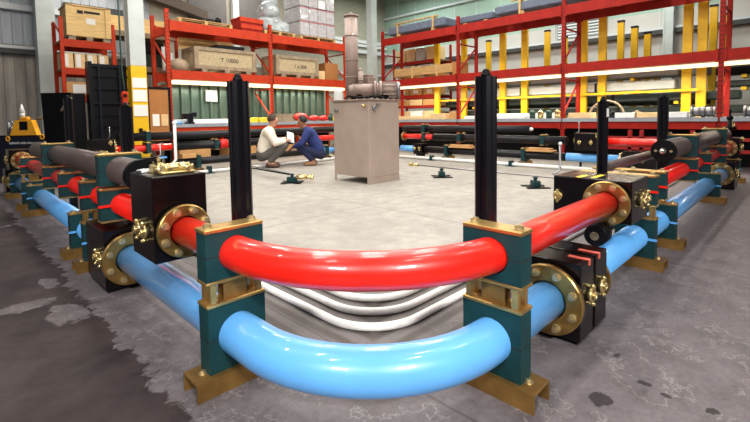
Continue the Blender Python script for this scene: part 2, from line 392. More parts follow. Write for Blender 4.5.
# ================================================================== RACKS
def rack(name, label, axis, plane, ups, zt, mt, x_braces=True, deck=True):
    """two-row pallet rack; local x along the run, local y away from the camera"""
    loc = (0, plane, 0) if axis == 'x' else (plane, 0, 0)
    t = thing(name, loc, label, 'rack', rz=0 if axis == 'x' else 0)
    if axis == 'x': L = lambda a, d, z: (a, d, z)
    else: L = lambda a, d, z: (d, a, z)
    def bx(b, a0, a1, d0, d1, z0, z1):
        p, q = L(a0, d0, z0), L(a1, d1, z1); b.box(min(p[0], q[0]), max(p[0], q[0]), min(p[1], q[1]), max(p[1], q[1]), z0, z1); return b
    dep = 1.1
    for a in ups:
        for d in (0, dep):
            s = bx(MB(), a-.05, a+.05, d, d+.08, 0, zt+.3)
            if d == 0:
                s.mi = 1; z = .15
                while z < zt+.2:
                    bx(s, a-.03, a-.012, -.004, .001, z, z+.04); bx(s, a+.012, a+.03, -.004, .001, z, z+.04); z += .1
            part('upright', s.mesh('upright', (mt, 'slot')), None, t)
        for z0, z1 in ((1.3, 2.2), (2.75, 3.6)):
            part('diagonal_brace', MB().bar(L(a, .06, z0), L(a, dep, z1), .04, .04), mt, t)
            part('cross_brace', MB().bar(L(a, .06, z1+.05), L(a, dep, z1+.05), .04, .04), mt, t)
    for a0, a1 in zip(ups, ups[1:]):
        for d in (0, dep):
            for z0, z1 in ((.90, 1.07), (2.42, 2.66), (zt-.26, zt)):
                b = bx(MB(), a0+.05, a1-.05, d-.02 if d == 0 else d, d+.05, z0, z1); bx(b, a0+.05, a0+.1, d-.03, d+.06, z0-.03, z1+.02); bx(b, a1-.1, a1-.05, d-.03, d+.06, z0-.03, z1+.02)
                part('beam', b, mt, t)
        if deck: part('bench_deck', bx(MB(), a0+.02, a1-.02, -.05, dep+.05, 1.08, 1.17), 'deck', t, 'grey bench top')
        for zz in (2.66, zt):
            b = MB(); n = int((a1-a0)/.5)
            for i in range(n): bx(b, a0+.3+i*.5, a0+.38+i*.5, .05, dep, zz-.06, zz-.004)
            part('deck_bars', b, mt, t)
    return t
rack('pallet_rack', 'orange pallet rack along the back-left wall, holding two chipboard crates', 'x', 11.4, (3.58, 6.78, 9.98), 4.0, 'orange')
rack('pallet_rack', 'long red pallet rack running along the back-right side', 'y', 11.3, (-2.9, .42, 3.87, 7.32, 10.77), 4.25, 'rackred')
# small rack with timber crate
t = thing('storage_rack', (0, 12.0, 0), 'small orange rack at far left holding the big timber crate', 'rack')
for a in (1.3, 2.42):
    for d in (0, .9): part('upright', B(a-.04, a+.04, d, d+.07, 0, 3.85 if a < 2 else 3.8), 'orange', t)
    part('cross_brace', MB().bar((a, .04, 3.4), (a, .9, 3.85), .035, .035), 'orange', t)
for z0, z1 in ((3.14, 3.32), (2.46, 2.62), (1.8, 1.95)):
    for d in (0, .9): part('beam', B(1.34, 2.38, d-.01, d+.04, z0, z1), 'orange', t)
    part('shelf_deck', B(1.3, 2.42, .04, .9, z1-.03, z1-.003), 'frame', t)

# lamps under the racks' first load beams
for i, (a0, a1) in enumerate(((3.6, 6.77), (6.79, 9.97))):
    l = thing('shelf_lamp', ((a0+a1)/2, 11.56, 2.42), ('lit strip lamp under the left bay of the orange rack, above the green sheet', 'lit strip lamp under the right bay of the orange rack, above the red bags')[i], 'lamp', 'strip lamps under the racks')
    part('lamp_housing', B(-1.5, 1.5, -.1, .1, -.03, -.002), 'whitepaint', l)
    part('lamp_diffuser', B(-1.56, 1.56, -.13, .13, -.125, -.03, .01), 'tube', l)
    q = area('strip_lamp_light', (l.location.x, 11.88, 2.25), 2.7, .2, 55, (1, .94, .82))
for i, (a0, a1) in enumerate(((-2.95, .41), (.43, 3.86), (3.88, 7.31), (7.33, 10.76))):
    l = thing('shelf_lamp', (11.46, (a0+a1)/2, 2.42), ('lit strip lamp under the red rack bay at the right edge of the view', 'lit strip lamp under the red rack, between the pair of uprights nearest the right edge', 'lit strip lamp under the red rack, second bay from the beige tank', 'lit strip lamp under the red rack bay beside the beige tank, above the cartons')[i], 'lamp', 'strip lamps under the racks')
    part('lamp_housing', B(-.1, .1, -1.6, 1.6, -.03, -.002), 'whitepaint', l)
    part('lamp_diffuser', B(-.13, .13, -1.69, 1.69, -.1, -.03, .01), 'tube', l)
    q = area('strip_lamp_light', (11.84, l.location.y, 2.25), .2, 2.8, 60, (1, .93, .78))

# ================================================================== PIPE LOOP
ZB, ZR, ZK = .25, .65, .915
RB, RR, RK = .1025, .084, .105
_bolt = {}
def hexbolt(parent, p, d, r=.018, h=.016, mt='bolt'):
    key = (round(r, 4), round(h, 4), mt, tuple(round(x, 2) for x in d))
    if key not in _bolt:
        b = MB(); dv = V(d); b.cyl((0, 0, 0), dv*h, r, n=6); b.cyl(dv*h, dv*(h+.004), r*.55, n=10); b.cyl((0, 0, 0), dv*.003, r*1.3, n=12)
        _bolt[key] = b.mesh('bolt', mt)
    return part('bolt', _bolt[key], mt, parent, loc=p)
def flange(parent, c, d, R=.155, hole=.09, th=.032, nb=8):
    """ring flange at c facing d, bolts on its face"""
    d = V(d); ax, s, t = frame_of(d); c = V(c)
    b = MB(); n = 40; rings = []
    for off, rr in ((0, R), (th-.006, R), (th, R-.006), (th, hole), (0, hole)):
        rings.append([b.bm.verts.new(c+d*off+rr*(math.cos(a)*s+math.sin(a)*t)) for a in [2*math.pi*i/n for i in range(n)]])
    for q in range(5):
        A, Bq = rings[q], rings[(q+1) % 5]
        for i in range(n): b._f([A[i], A[(i+1) % n], Bq[(i+1) % n], Bq[i]], q == 0)
    f = part('flange', b, 'flange', parent)
    for k in range(nb):
        a = 2*math.pi*(k+.5)/nb; hexbolt(f, c+d*th+(hole+R)/2*1.02*(math.cos(a)*s+math.sin(a)*t), tuple(d), .0185 if R > .13 else .014, .03)
    return f
def bend(pa, corner, pb, R, n=20):
    pa, corner, pb = V(pa), V(corner), V(pb); da = (pa-corner).normalized(); db = (pb-corner).normalized()
    cc = corner+da*R+db*R; pts = [pa]
    for i in range(n+1):
        a = H*i/n; pts.append(cc - db*R*math.cos(a) - da*R*math.sin(a))
    pts.append(pb); return pts
def pipe(name, pts, r, mt, label, cat='pipe', group=None, n=32):
    mb = MB().tube(pts, r, n)
    return single(name, mb, mt, label, cat, group)
def rel(o, p): return V(p)-o.location

red = pipe('red_pipe_bend', bend((0, 1.575, ZR), (0, 0, ZR), (2.4, 0, ZR), .90, 28), RR, 'red', 'long glossy red pipe bend in the foreground, above the blue bend', 'pipe')
flange(red, rel(red, (0, 1.57, ZR)), (0, -1, 0)); flange(red, rel(red, (2.4, 0, ZR)), (-1, 0, 0), R=.16)
blu = pipe('blue_pipe_bend', bend((0, 2.63, ZB), (0, 0, ZB), (1.42, 0, ZB), .75, 28), RB, 'blue', 'thick glossy blue pipe bend in the foreground, nearest the floor', 'pipe')
flange(blu, rel(blu, (0, 2.63, ZB)), (0, -1, 0), R=.2, hole=.11); flange(blu, rel(blu, (1.42, 0, ZB)), (-1, 0, 0), R=.2, hole=.11)
# straight runs of the two near legs
def run(name, p0, p1, r, mt, label, fl=None):
    o = pipe(name, [p0, V(p0).lerp(V(p1), .5), p1], r, mt, label)
    for c, d in (fl or []): flange(o, rel(o, c), d, R=r*1.75, hole=r*1.05, th=.03)
    return o
run('red_pipe', (0, 1.98, ZR), (0, 8.42, ZR), RR, 'red', 'straight red pipe of the left leg, running back from the tall black block', [((0, 8.42, ZR), (0, -1, 0))])
run('blue_pipe', (0, 3.2, ZB), (0, 9.0, ZB), RB, 'blue', 'straight blue pipe low on the left leg, behind the floor-level black block', [((0, 9.0, ZB), (0, -1, 0))])
run('red_pipe', (2.85, 0, ZR), (8.8, 0, ZR), RR, 'red', 'straight red pipe of the right leg, running back from the wide black block', [((8.8, 0, ZR), (-1, 0, 0))])
run('blue_pipe', (1.88, 0, ZB), (8.2, 0, ZB), RB, 'blue', 'straight blue pipe low on the right leg, behind the split black block', [((8.2, 0, ZB), (-1, 0, 0)), ((1.90, 0, ZB), (1, 0, 0))])
# blind black pipes on top
def blind(p0, p1, label):
    p0, p1 = V(p0), V(p1); d = (p1-p0).normalized()
    mb = MB().tube([p0, p0.lerp(p1, .5), p1], RK, 32)
    o = single('black_pipe', mb, 'rubber', label, 'pipe')
    c = part('end_cap', MB().cyl(rel(o, p0)-d*.02, rel(o, p0)+d*.03, RK+.006, n=32), 'blacksoft', o, 'black end cap')
    part('cap_bolt', MB().cyl(rel(o, p0)-d*.055, rel(o, p0)-d*.018, .03, n=16).sphere(rel(o, p0)-d*.05, .028), 'chrome', c)
    _, s, t_ = frame_of(d)
    for k in (-1, 1): hexbolt(c, rel(o, p0)-d*.02+s*k*.066, tuple(-d), .01, .01)
    return o
blind((0, 2.28, ZK), (0, 6.6, ZK), 'thick dull black pipe on top of the left leg')
blind((4.1, 0, ZK), (8.3, 0, ZK), 'thick black pipe with bolted round end on top of the right leg')
single('grey_conduit', MB().tube([(3.3, .3, .80), (4.2, .3, .80), (5.1, .3, .80)], .05, 18), 'rubber', 'slim dull grey pipe running just inside the right leg, below the bolted black pipe end', 'pipe')

# ---- clamp stands
_c = {}
def cm(key, fn, mt):
    if key not in _c: _c[key] = fn().mesh(key[0], mt)
    return _c[key]
LEV = {'b': (.09, .41, ZB, RB), 'r': (.535, .765, ZR, RR), 'k': (.80, 1.03, ZK, RK)}
def stand(axis, pos, at, lev, label, base=True, tabs=True, plate_long=0, near=False, cols=None):
    """local x across the pipe (outer side negative), local y along it"""
    loc = (at, pos, 0) if axis == 'y' else (pos, at, 0)
    t = thing('pipe_clamp_stand' if base else 'pipe_clamp', loc, label, 'clamp', 'green pipe clamps', rz=0 if axis == 'y' else H)
    cols = cols or {}
    if base:
        def ch():
            b = MB(); b.box(-.225, .24, -.08, .08, .078, .09); b.box(-.225, .24, -.08, -.068, 0, .078); b.box(-.225, .24, .068, .08, 0, .078); return b
        part('base_channel', cm(('base_channel',), ch, 'golddull'), None, t)
        for x in (-.165, .2): hexbolt(t, (x, 0, .09), (0, 0, 1), .016, .012)
    for L_ in lev:
        z0, z1, zc, r = LEV[L_]
        def blk():
            b = MB().holeplate(.15, z0, z1, zc, r+.0015, -.05, .05); b.mi = 1     # dark parting line between the two halves
            return b.box(-.1505, -r-.002, -.0503, .0503, zc-.002, zc+.002).box(r+.002, .1505, -.0503, .0503, zc-.002, zc+.002)
        k = part('clamp_block', cm(('clamp_block', L_), blk, ('green', 'slot')), None, t)
        if tabs:
            pm = cols.get(L_, {'b': 'blue', 'r': 'red', 'k': 'rubber'}[L_])
            if L_ != 'k':
                part('liner_tab', cm(('liner_tab', L_, pm, axis), lambda: MB().box(-.17, -r-.001, *((-.066, -.0505) if axis == 'y' else (.0505, .066)), zc-.009, zc+.009), pm), None, k, 'liner edge in the colour of the pipe')
        zc1 = {'b': .428, 'r': .784, 'k': 1.048}[L_]
        hi = .15+plate_long
        cp = part('cap_plate', cm(('cap_plate', L_, plate_long), lambda: MB().box(-.155, hi, -.055, .055, z1, zc1, .003), 'gold'), None, t)
        if L_ == lev[-1]:
            for x in (-.115, .115): hexbolt(cp, (x, 0, zc1), (0, 0, 1), .02, .018)
    if 'r' in lev:
        zlo = .428 if 'b' in lev else .48
        part('spacer_plate', cm(('spacer_plate',), lambda: MB().box(-.155, .155, -.055, .055, .519, .5345, .003), 'gold'), None, t)
        if 'b' in lev:
            for x in (-.12, .12):
                for y in (-.035, .035):
                    part('spacer_post', cm(('spacer_post',), lambda: MB().box(-.014, .014, -.014, .014, .4285, .5185), 'gold'), None, t, loc=(x, y, 0))
            part('spacer_web', cm(('spacer_web',), lambda: MB().box(-.06, .06, -.03, -.02, .4285, .5185).box(-.06, .06, .02, .03, .4285, .5185), 'golddull'), None, t)
    if near:
        pass
    return t
stand('y', .985, 0, 'br', 'nearest green clamp stand on the left, where the red and blue bends begin', tabs=False)
stand('x', .83, 0, 'br', 'nearest green clamp stand on the right, where the red and blue bends end', tabs=False)
stand('y', 2.8, 0, 'rk', 'tall green clamp on the floor-level black block, carrying the black pipe end at left', base=False)
stand('y', 3.42, 0, 'br', 'green clamp stand of the left leg just behind the floor-level black block')
stand('y', 3.95, 0, 'b', 'low green clamp stand around the blue pipe just beyond the stand behind the floor-level block')
stand('y', 4.34, 0, 'r', 'lone green clamp around the red pipe midway along the left leg', base=False)
stand('y', 5.25, 0, 'rk', 'tall green clamp on the left leg carrying the far part of its black pipe', base=False)
stand('y', 6.61, 0, 'b', 'low green clamp stand around only the blue pipe of the left leg')
stand('y', 7.2, 0, 'br', 'green clamp stand near the far end of the left leg beside the gold flanges')
stand('y', 8.62, 0, 'b', 'last low green clamp stand at the far end of the left leg')
stand('x', 3.17, 0, 'br', 'green clamp stand with long gold top plate just behind the wide black block at right', plate_long=.3)
stand('x', 3.5, 0, 'r', 'green clamp around the red pipe directly behind the long gold top plate at right', base=False, plate_long=.3)
stand('x', 3.95, 0, 'b', 'low green clamp stand around the blue pipe below the bolted black pipe end at right')
stand('x', 4.97, 0, 'rk', 'tall green clamp on the right leg under the black pipe, near its bolted end', base=False)
stand('x', 5.9, 0, 'r', 'green clamp around the red pipe beyond the tall clamp of the right leg', base=False)
stand('x', 6.8, 0, 'b', 'low green clamp stand around the far part of the right blue pipe')
stand('x', 7.3, 0, 'rk', 'far tall green clamp of the right leg at the back end of its black pipe', base=False)
stand('x', 9.25, 0, 'b', 'farthest low clamp stand on the right leg, near the right edge of the view')

# ---- valve blocks
def fitting(parent, p, d, r=.04):
    """brass split-flange hose fitting standing on a block face at p, pointing along d"""
    d = V(d); p = V(p); _, s, t_ = frame_of(d)
    b = MB(); b.cyl(p, p+d*.014, r*.85, n=18); b.torus(p+d*.016, d, r*.82, r*.26, 18, 8); b.cyl(p+d*.01, p+d*.034, r*.5, n=14); b.torus(p+d*.034, d, r*.45, r*.18, 14, 6)
    for k in (-1, 1): b.sphere(p+d*.02+t_*k*r*1.2, r*.34, n=8); b.cyl(p+d*.0+t_*k*r*1.2, p+d*.035+t_*k*r*1.2, r*.24, n=6)
    return part('pressure_fitting', b, 'brass', parent)
def lever(parent, p, h, lean=(0, 0), tip='white', rod='white'):
    p = V(p); q = p+V((lean[0], lean[1], h))
    o = part('valve_lever', MB().tube([p+V((-.06, .03, .01)), p+V((-.02, .01, .02)), p+V((0, 0, .05)), q], .009, 10), rod, parent, 'pale hand lever')
    part('lever_knob', MB().sphere(q, .014), tip, o)
    return o
# tall block on the left (red line)
b1 = thing('valve_block', (0, 1.6, 0), 'tall black block with gold flange holding the left end of the red bend', 'valve block', 'black valve blocks')
part('block_body', B(-.155, .16, .0, .39, .47, .975, .006), 'black', b1)
for y in (.12, .23): fitting(b1, (-.155, y, .645), (-1, 0, 0), .042)
tb = part('top_manifold', MB().box(-.08, .12, .06, .3, .975, .99, .004).cyl((-.1, .12, 1.005), (.13, .12, 1.005), .018, n=14).cyl((-.06, .2, 1.01), (.14, .2, 1.01), .02, n=14)
     .cyl((-.02, .08, 1.0), (-.02, .3, 1.0), .016, n=12).cyl((.08, .06, 1.0), (.08, .32, 1.0), .016, n=12).torus((-.03, .2, 1.01), (1, 0, 0), .022, .008).torus((.05, .12, 1.005), (1, 0, 0), .022, .008), 'brass', b1)
for x, y in ((-.06, .1), (.1, .1), (.1, .27), (-.06, .27), (.02, .16)): hexbolt(tb, (x, y, .99), (0, 0, 1), .016, .03)
part('round_plug', MB().cyl((-.09, .31, .975), (-.09, .31, .985), .05, n=24).torus((-.09, .31, .985), (0, 0, 1), .045, .006), 'chrome', b1, 'bright round plug')
lever(b1, (.06, .2, 1.0), .28)
# floor block on the left (blue line)
b2 = thing('valve_block', (0, 2.66, 0), 'black block standing on the floor at left, holding the end of the blue bend', 'valve block', 'black valve blocks')
part('block_body', B(-.165, .165, 0, .54, .03, .475, .006), 'black', b2)
part('foot_plate', B(-.15, .15, .03, .51, 0, .03), 'blacksoft', b2)
for y in (.06, .17): fitting(b2, (-.165, y, .26), (-1, 0, 0), .042)
# split block on the right (blue line)
b3 = thing('valve_block', (1.45, 0, 0), 'black split block on the floor at right with two red bands, holding the blue bend', 'valve block', 'black valve blocks')
part('block_body', MB().box(0, .2, -.165, .165, .03, .47, .006).box(.235, .43, -.165, .165, .03, .47, .006).box(.2, .235, -.13, .13, .05, .45), 'black', b3)
part('foot_plate', B(.03, .4, -.14, .14, 0, .03), 'blacksoft', b3)
part('red_band', MB().box(.11, .14, -.1655, -.05, .4702, .474).box(.11, .14, -.168, -.1655, .44, .474), mat('salmon_band', (206, 92, 76), .6), b3, 'faded red band')
part('red_band', MB().box(.27, .30, -.1655, -.05, .4702, .474).box(.27, .30, -.168, -.1655, .44, .474), bpy.data.materials['salmon_band'], b3, 'faded red band')
for x in (.13, .31): fitting(b3, (x, -.165, .27), (0, -1, 0), .042)
# wide block on the right (red line)
b4 = thing('valve_block', (2.43, 0, 0), 'wide low black block with lever, holding the right end of the red bend', 'valve block', 'black valve blocks')
part('block_body', B(0, .42, -.155, .4, .5, .815, .006), 'black', b4)
for x in (.2, .34): fitting(b4, (x, -.155, .655), (0, -1, 0), .042)
part('yellow_reflection', MB().box(-.02+.02, .16, .19, .23, .8152, .8175).box(.04, .25, .1, .135, .8152, .8175), 'yellowplastic', b4, 'painted reflection strips of the yellow posts')  # reflections of the yellow storage posts, laid on as coloured strips
fitting(b4, (0, .36, .66), (-1, 0, 0), .035)
lever(b4, (.05, .37, .815), .25, rod='steel')
ro = part('support_roller', MB().cyl((-.2, .02, .44), (-.075, .02, .44), .075, n=28).box(-.12, .1, -.02, .06, .44, .4995), 'blacksoft', b4, 'black roller below the block')
part('roller_bolt', MB().cyl((-.215, .02, .44), (-.2, .02, .44), .03, n=14).cyl((-.225, .02, .44), (-.215, .02, .44), .018, n=6), 'chrome', ro)
# far end blocks
def endblock(loc, dims, label, rz, fits):
    b = thing('valve_block', loc, label, 'valve block', 'black valve blocks', rz=rz)
    x0, x1, y0, y1, z0, z1 = dims
    part('block_body', B(x0, x1, y0, y1, z0, z1, .006), 'black', b)
    for p, d in fits: fitting(b, p, d, .042)
    return b
endblock((0, 8.45, 0), (-.16, .16, .0, .45, .49, .83), 'small black block on the red pipe at the far end of the left leg', 0, [((-.16, .1, .66), (-1, 0, 0)), ((-.16, .26, .66), (-1, 0, 0))])
endblock((0, 9.03, 0), (-.17, .17, .0, .45, .0, .46), 'black block on the blue pipe at the far end of the left leg', 0, [((-.17, .1, .26), (-1, 0, 0)), ((-.17, .26, .26), (-1, 0, 0))])
e = endblock((8.83, 0, 0), (0, .45, -.16, .16, .49, .83), 'small black block on the red pipe at the far end of the right leg', 0, [((.1, -.16, .66), (0, -1, 0)), ((.28, -.16, .66), (0, -1, 0))])
part('relief_valve', MB().cyl((.2, 0, .83), (.2, 0, 1.16), .035, n=14).sphere((.2, 0, 1.18), .05).cyl((.2, -.1, 1.0), (.2, .1, 1.0), .025, n=12).torus((.2, .0, 1.28), (0, 1, 0), .06, .012), 'blacksoft', e, 'black relief valve with ring')
fitting(e, (.2, -.035, 1.04), (0, -1, 0), .035); fitting(e, (.3, -.16, .8), (0, -1, 0), .03)
endblock((8.23, 0, 0), (0, .45, -.17, .17, 0, .46), 'black floor block on the blue pipe at the far end of the right leg', 0, [((.12, -.17, .26), (0, -1, 0)), ((.3, -.17, .26), (0, -1, 0))])

# ---- posts
def post(x, y, h, label, tag_=False, w=.095):
    p = thing('black_post', (x, y, 0), label, 'post', 'black upright posts')
    k = w/2; c = .016
    prof = [(-k+c, -k), (-.006-.012, -k), (-.006-.006, -k+.012), (.006, -k+.012), (.018, -k), (k-c, -k), (k, -k+c), (k, -.012), (k-.012, -.006), (k-.012, .006), (k, .012), (k, k-c), (k-c, k), (-k+c, k), (-k, k-c), (-k, .012), (-k+.012, .006), (-k+.012, -.006), (-k, -.012), (-k, -k+c)]
    part('post_shaft', MB().prism([(a, b, .012) for a, b in prof], (0, 0, h-.012)), 'post', p)
    part('post_cap', MB().cyl((0, 0, h), (0, 0, h+.018), .026, n=14).sphere((0, 0, h+.022), .02, n=10), 'blacksoft', p)
    part('foot_plate', B(-.075, .075, -.075, .075, 0, .012), 'blacksoft', p)
    if tag_: part('tag', B(-.03, .02, -k-.003, -k-.0005, h-.13, h-.06), 'paper', p, 'white paper tag')
    return p
post(.155, 1.15, 1.5, 'black upright post behind the nearest left clamp stand')
post(1.04, .18, 1.5, 'black upright post behind the nearest right clamp stand')
post(.2, 3.28, 1.42, 'black upright post in front of the yellow column base')
post(.17, 5.46, 1.58, 'black upright post in front of the dark panel at far left', w=.09)
post(2.99, .22, 1.4, 'black upright post with white tag behind the wide black block', True, w=.075)
post(4.92, .18, 1.47, 'black upright post just behind the bolted end of the right black pipe', w=.1)

# ---- back legs
YL, XR = 9.9, 9.8
def hp(x0, x1, z, r, mt, label, name='black_pipe', fl=()):
    o = pipe(name, [(x0, YL, z), ((x0+x1)/2, YL, z), (x1, YL, z)], r, mt, label, n=24)
    for x, d in fl: flange(o, rel(o, (x, YL, z)), (d, 0, 0), R=r*1.7, hole=r*1.03, th=.03)
    return o
def vp_(y0, y1, z, r, mt, label, name='black_pipe', fl=()):
    o = pipe(name, [(XR, y0, z), (XR, (y0+y1)/2, z), (XR, y1, z)], r, mt, label, n=24)
    for y, d in fl: flange(o, rel(o, (XR, y, z)), (0, d, 0), R=r*1.7, hole=r*1.03, th=.03)
    return o
hp(1.85, 9.0, ZK, .095, 'rubber2', 'topmost black pipe of the back-left leg, just below the orange rack bench')
hp(1.75, 3.0, ZR, RR, 'red', 'short red pipe of the back-left leg in front of the yellow column', 'red_pipe', [(1.75, 1)])
hp(3.03, 6.55, ZR, .1, 'rubber2', 'middle black pipe of the back-left leg behind the cream-shirted man')
hp(6.62, 9.0, ZR, RR, 'red', 'red pipe of the back-left leg right of the kneeling man in navy', 'red_pipe', [(6.62, 1)])
hp(3.0, 7.2, ZB, .095, 'rubber2', 'lowest black pipe of the back-left leg')
hp(7.25, 8.1, ZB, RB, 'blue', 'short blue pipe of the back-left leg beside the man in navy', 'blue_pipe', [(8.1, -1)])
vp_(4.08, 8.4, ZK, .095, 'rubber2', 'topmost black pipe of the back-right leg ending below the red rack bench')
part('end_plug', MB().sphere((0, 0, 0), .045).cyl((0, .0, 0), (0, .06, 0), .05, n=16), 'white', bpy.data.objects[-1] if False else [o for o in COL.objects if o.get('label', '').startswith('topmost black pipe of the back-right')][0], 'pale end plug', loc=(0, -2.19, .095))
vp_(7.2, 8.45, ZR, RR, 'red', 'short red pipe of the back-right leg just right of the tank', 'red_pipe', [(8.4, -1)])
vp_(3.15, 7.17, ZR, .1, 'rubber2', 'middle black pipe of the back-right leg')
vp_(.55, 2.3, ZR, RR, 'red', 'red pipe of the back-right leg between the two rear black posts', 'red_pipe')
vp_(7.9, 8.5, ZB, RB, 'blue', 'short blue pipe of the back-right leg beside the tank', 'blue_pipe')
vp_(3.18, 7.5, ZB, .1, 'rubber2', 'lowest black pipe of the back-right leg')
vp_(1.92, 3.15, ZB, RB, 'blue', 'blue pipe of the back-right leg below the rear valve block', 'blue_pipe', [(1.92, 1)])
# clamps of the back legs: local x along depth
def bstand(axis, pos, lev, label, base):
    ax = 'x' if axis == 'x' else 'y'
    at = YL if axis == 'x' else XR
    return stand(ax, pos, at, lev, label, base=base, tabs=False)
bstand('x', 1.98, 'r', 'green clamp on the red pipe left of the yellow column, back-left leg', False)
bstand('x', 2.45, 'rk', 'green clamp joining the black and red pipes in front of the yellow column', False)
bstand('x', 4.08, 'r', 'green clamp on the middle black pipe left of the nearest left post, back-left leg', False)
bstand('x', 3.6, 'b', 'low green clamp stand under the lowest black pipe of the back-left leg', True)
bstand('x', 7.7, 'b', 'low green clamp stand under the short blue pipe beside the man in navy', True)
bstand('x', 8.7, 'br', 'green clamp stand of the back-left leg hidden mostly behind the taupe tank', True)
bstand('x', 6.4, 'r', 'green clamp between the two crouching men, back-left leg', False)
bstand('y', 7.5, 'rk', 'green clamp joining black and red pipes just right of the tank', False)
bstand('y', 6.19, 'r', 'green clamp on the middle black pipe left of the nearest right post', False)
bstand('y', 6.65, 'b', 'low green clamp stand left of the nearest right post, back-right leg', True)
bstand('y', 5.18, 'k', 'green clamp on the topmost black pipe right of the nearest right post', False)
bstand('y', 3.72, 'r', 'green clamp on the middle black pipe left of the rear valve block', False)
bstand('y', 4.22, 'b', 'low green clamp stand below the end of the topmost black pipe, back-right leg', True)
# couplings
def coupling(p, d, label):
    p, d = V(p), V(d); b = MB(); b.cyl(p-d*.09, p+d*.09, .118, n=24); b.cyl(p-d*.1, p-d*.06, .128, n=24); b.cyl(p+d*.06, p+d*.1, .128, n=24); b.box(p.x-.02, p.x+.02, p.y-.02, p.y+.02, p.z+.1, p.z+.16)
    return single('pipe_coupling', b, 'redplastic', label, 'coupling')
coupling((4.3, YL, ZR), (1, 0, 0), 'red coupling on the middle black pipe left of the cream-shirted man')
coupling((XR, 5.15, ZR), (0, 1, 0), 'red coupling on the middle black pipe right of the nearest right post')
# blocks
b = endblock((2.3, YL, 0), (-.05, .42, -.17, .17, .0, .44), 'black valve block with short lever below the red pipe, in front of the brown board', 0, [((.06, -.17, .28), (0, -1, 0)), ((.2, -.17, .28), (0, -1, 0)), ((.33, -.17, .28), (0, -1, 0)), ((.33, -.17, .38), (0, -1, 0)), ((.42, -.1, .36), (1, 0, 0))])
lever(b, (.4, -.12, .44), .3)
part('blue_handle', B(.36, .52, -.19, -.16, .40, .44), 'blue', b, 'blue handle')
b = endblock((1.5, YL, 0), (-.22, .24, -.18, .18, .45, .9), 'dark valve block with gold fittings left of the yellow column', 0, [((-.12, -.18, .6), (0, -1, 0)), ((.06, -.18, .6), (0, -1, 0)), ((.16, -.18, .82), (0, -1, 0)), ((.24, -.1, .82), (1, 0, 0))])
part('block_leg', B(-.2, .22, -.15, .15, 0, .45), 'blacksoft', b)
lever(b, (.2, 0, .9), .25, rod='steel')
b = endblock((XR, 2.62, 0), (-.18, .18, -.3, .3, .44, .84), 'black valve block with two gold ports and lever below the red rack bench', 0, [((-.18, .18, .63), (-1, 0, 0)), ((-.18, -.08, .63), (-1, 0, 0)), ((-.1, .3, .66), (0, 1, 0)), ((-.18, -.22, .78), (-1, 0, 0))])
for y in (-.28, .24): part('block_leg', B(.12, .17, y, y+.04, 0, .44), 'blacksoft', b)
lever(b, (-.1, .22, .84), .25, rod='steel')
b = endblock((XR, 1.55, 0), (-.18, .18, -.32, .34, 0, .46), 'low black valve block right of the blue pipe on the back-right leg', 0, [((-.18, .18, .28), (-1, 0, 0)), ((-.18, -.06, .28), (-1, 0, 0)), ((-.18, -.28, .38), (-1, 0, 0))])
b = endblock((XR, 7.7, 0), (-.16, .16, -.17, .17, .1, .44), 'small black valve block right of the short blue pipe by the tank', 0, [((-.16, .1, .28), (-1, 0, 0)), ((-.16, -.08, .28), (-1, 0, 0))])
part('block_leg', B(-.1, .1, -.1, .1, 0, .1), 'blacksoft', b)
# timber blocks and cardboard lying on the lower pipes
for i, (y0, y1, lb) in enumerate(((3.6, 4.0, 'tan cardboard bundle on the lowest pipe right of the nearest right post'), (5.9, 6.4, 'crumpled tan cardboard on the lowest pipe left of the nearest right post'))):
    single('cardboard_bundle', MB().box(XR-.14, XR+.14, y0-.15, y1+.15, .352, .40, .01).box(XR-.12, XR+.1, y0-.08, y1+.1, .40, .45, .01), 'carton', lb, 'cardboard')
for i, (x0, x1, lb) in enumerate(((3.2, 3.55, 'tan carton on the lowest back pipe left of the nearest left post'), (4.5, 5.0, 'flat tan carton on the lowest back pipe behind the nearest left post'), (5.35, 5.9, 'tan carton on the lowest back pipe behind the cream-shirted man'))):
    single('cardboard_bundle', MB().box(x0, x1, YL-.13, YL+.13, .347, .46, .008), 'carton', lb, 'cardboard')

# ---- white floor conduits, three nested
for k, (o_, lb) in enumerate(((.70, 'outermost white floor conduit, nearest the pipe bends'), (.85, 'middle white floor conduit of the nested three'), (1.0, 'innermost white floor conduit of the nested three'))):
    r = .025
    far = 9.2-.16*k
    pts = bend((o_, far-.4, r), (o_, o_, r), (far-.4, o_, r), .38, 14)
    single('floor_conduit', MB().tube(pts, r, 16), 'white', lb, 'conduit', 'white conduits on the floor')
single('floor_conduit', MB().tube([(2.2, 9.2, .05), (5, 9.2, .05), (8.9, 9.2, .05)], .04, 14), 'white', 'white floor conduit along the back-left leg behind the crouching men', 'conduit', 'white conduits on the floor')
single('floor_conduit', MB().tube([(9.2, 9.0, .05), (9.2, 5, .05), (9.2, 1.6, .05)], .04, 14), 'white', 'white floor conduit along the back-right leg', 'conduit', 'white conduits on the floor')
single('floor_conduit', MB().tube([(9.38, 9.0, .05), (9.38, 5, .05), (9.38, 1.6, .05)], .03, 14), 'white', 'thinner pale conduit tucked behind the white one along the back-right leg', 'conduit', 'white conduits on the floor')
for p, lb in (((9.2, 6.8), 'left of the nearest right post'), ((9.2, 4.3), 'right of the nearest right post')):
    single('conduit_foot', MB().box(p[0]-.1, p[0]+.1, p[1]-.12, p[1]+.12, 0, .01).box(p[0]-.07, p[0]+.07, p[1]-.04, p[1]+.04, .01, .14), 'green', 'small dark green foot clamp on the back-right white conduit, '+lb, 'clamp')
single('conduit_foot', MB().box(3.5, 3.7, 9.08, 9.32, 0, .01).box(3.56, 3.64, 9.13, 9.27, .01, .17), 'green', 'small dark green foot clamp on the back-left white conduit', 'clamp')

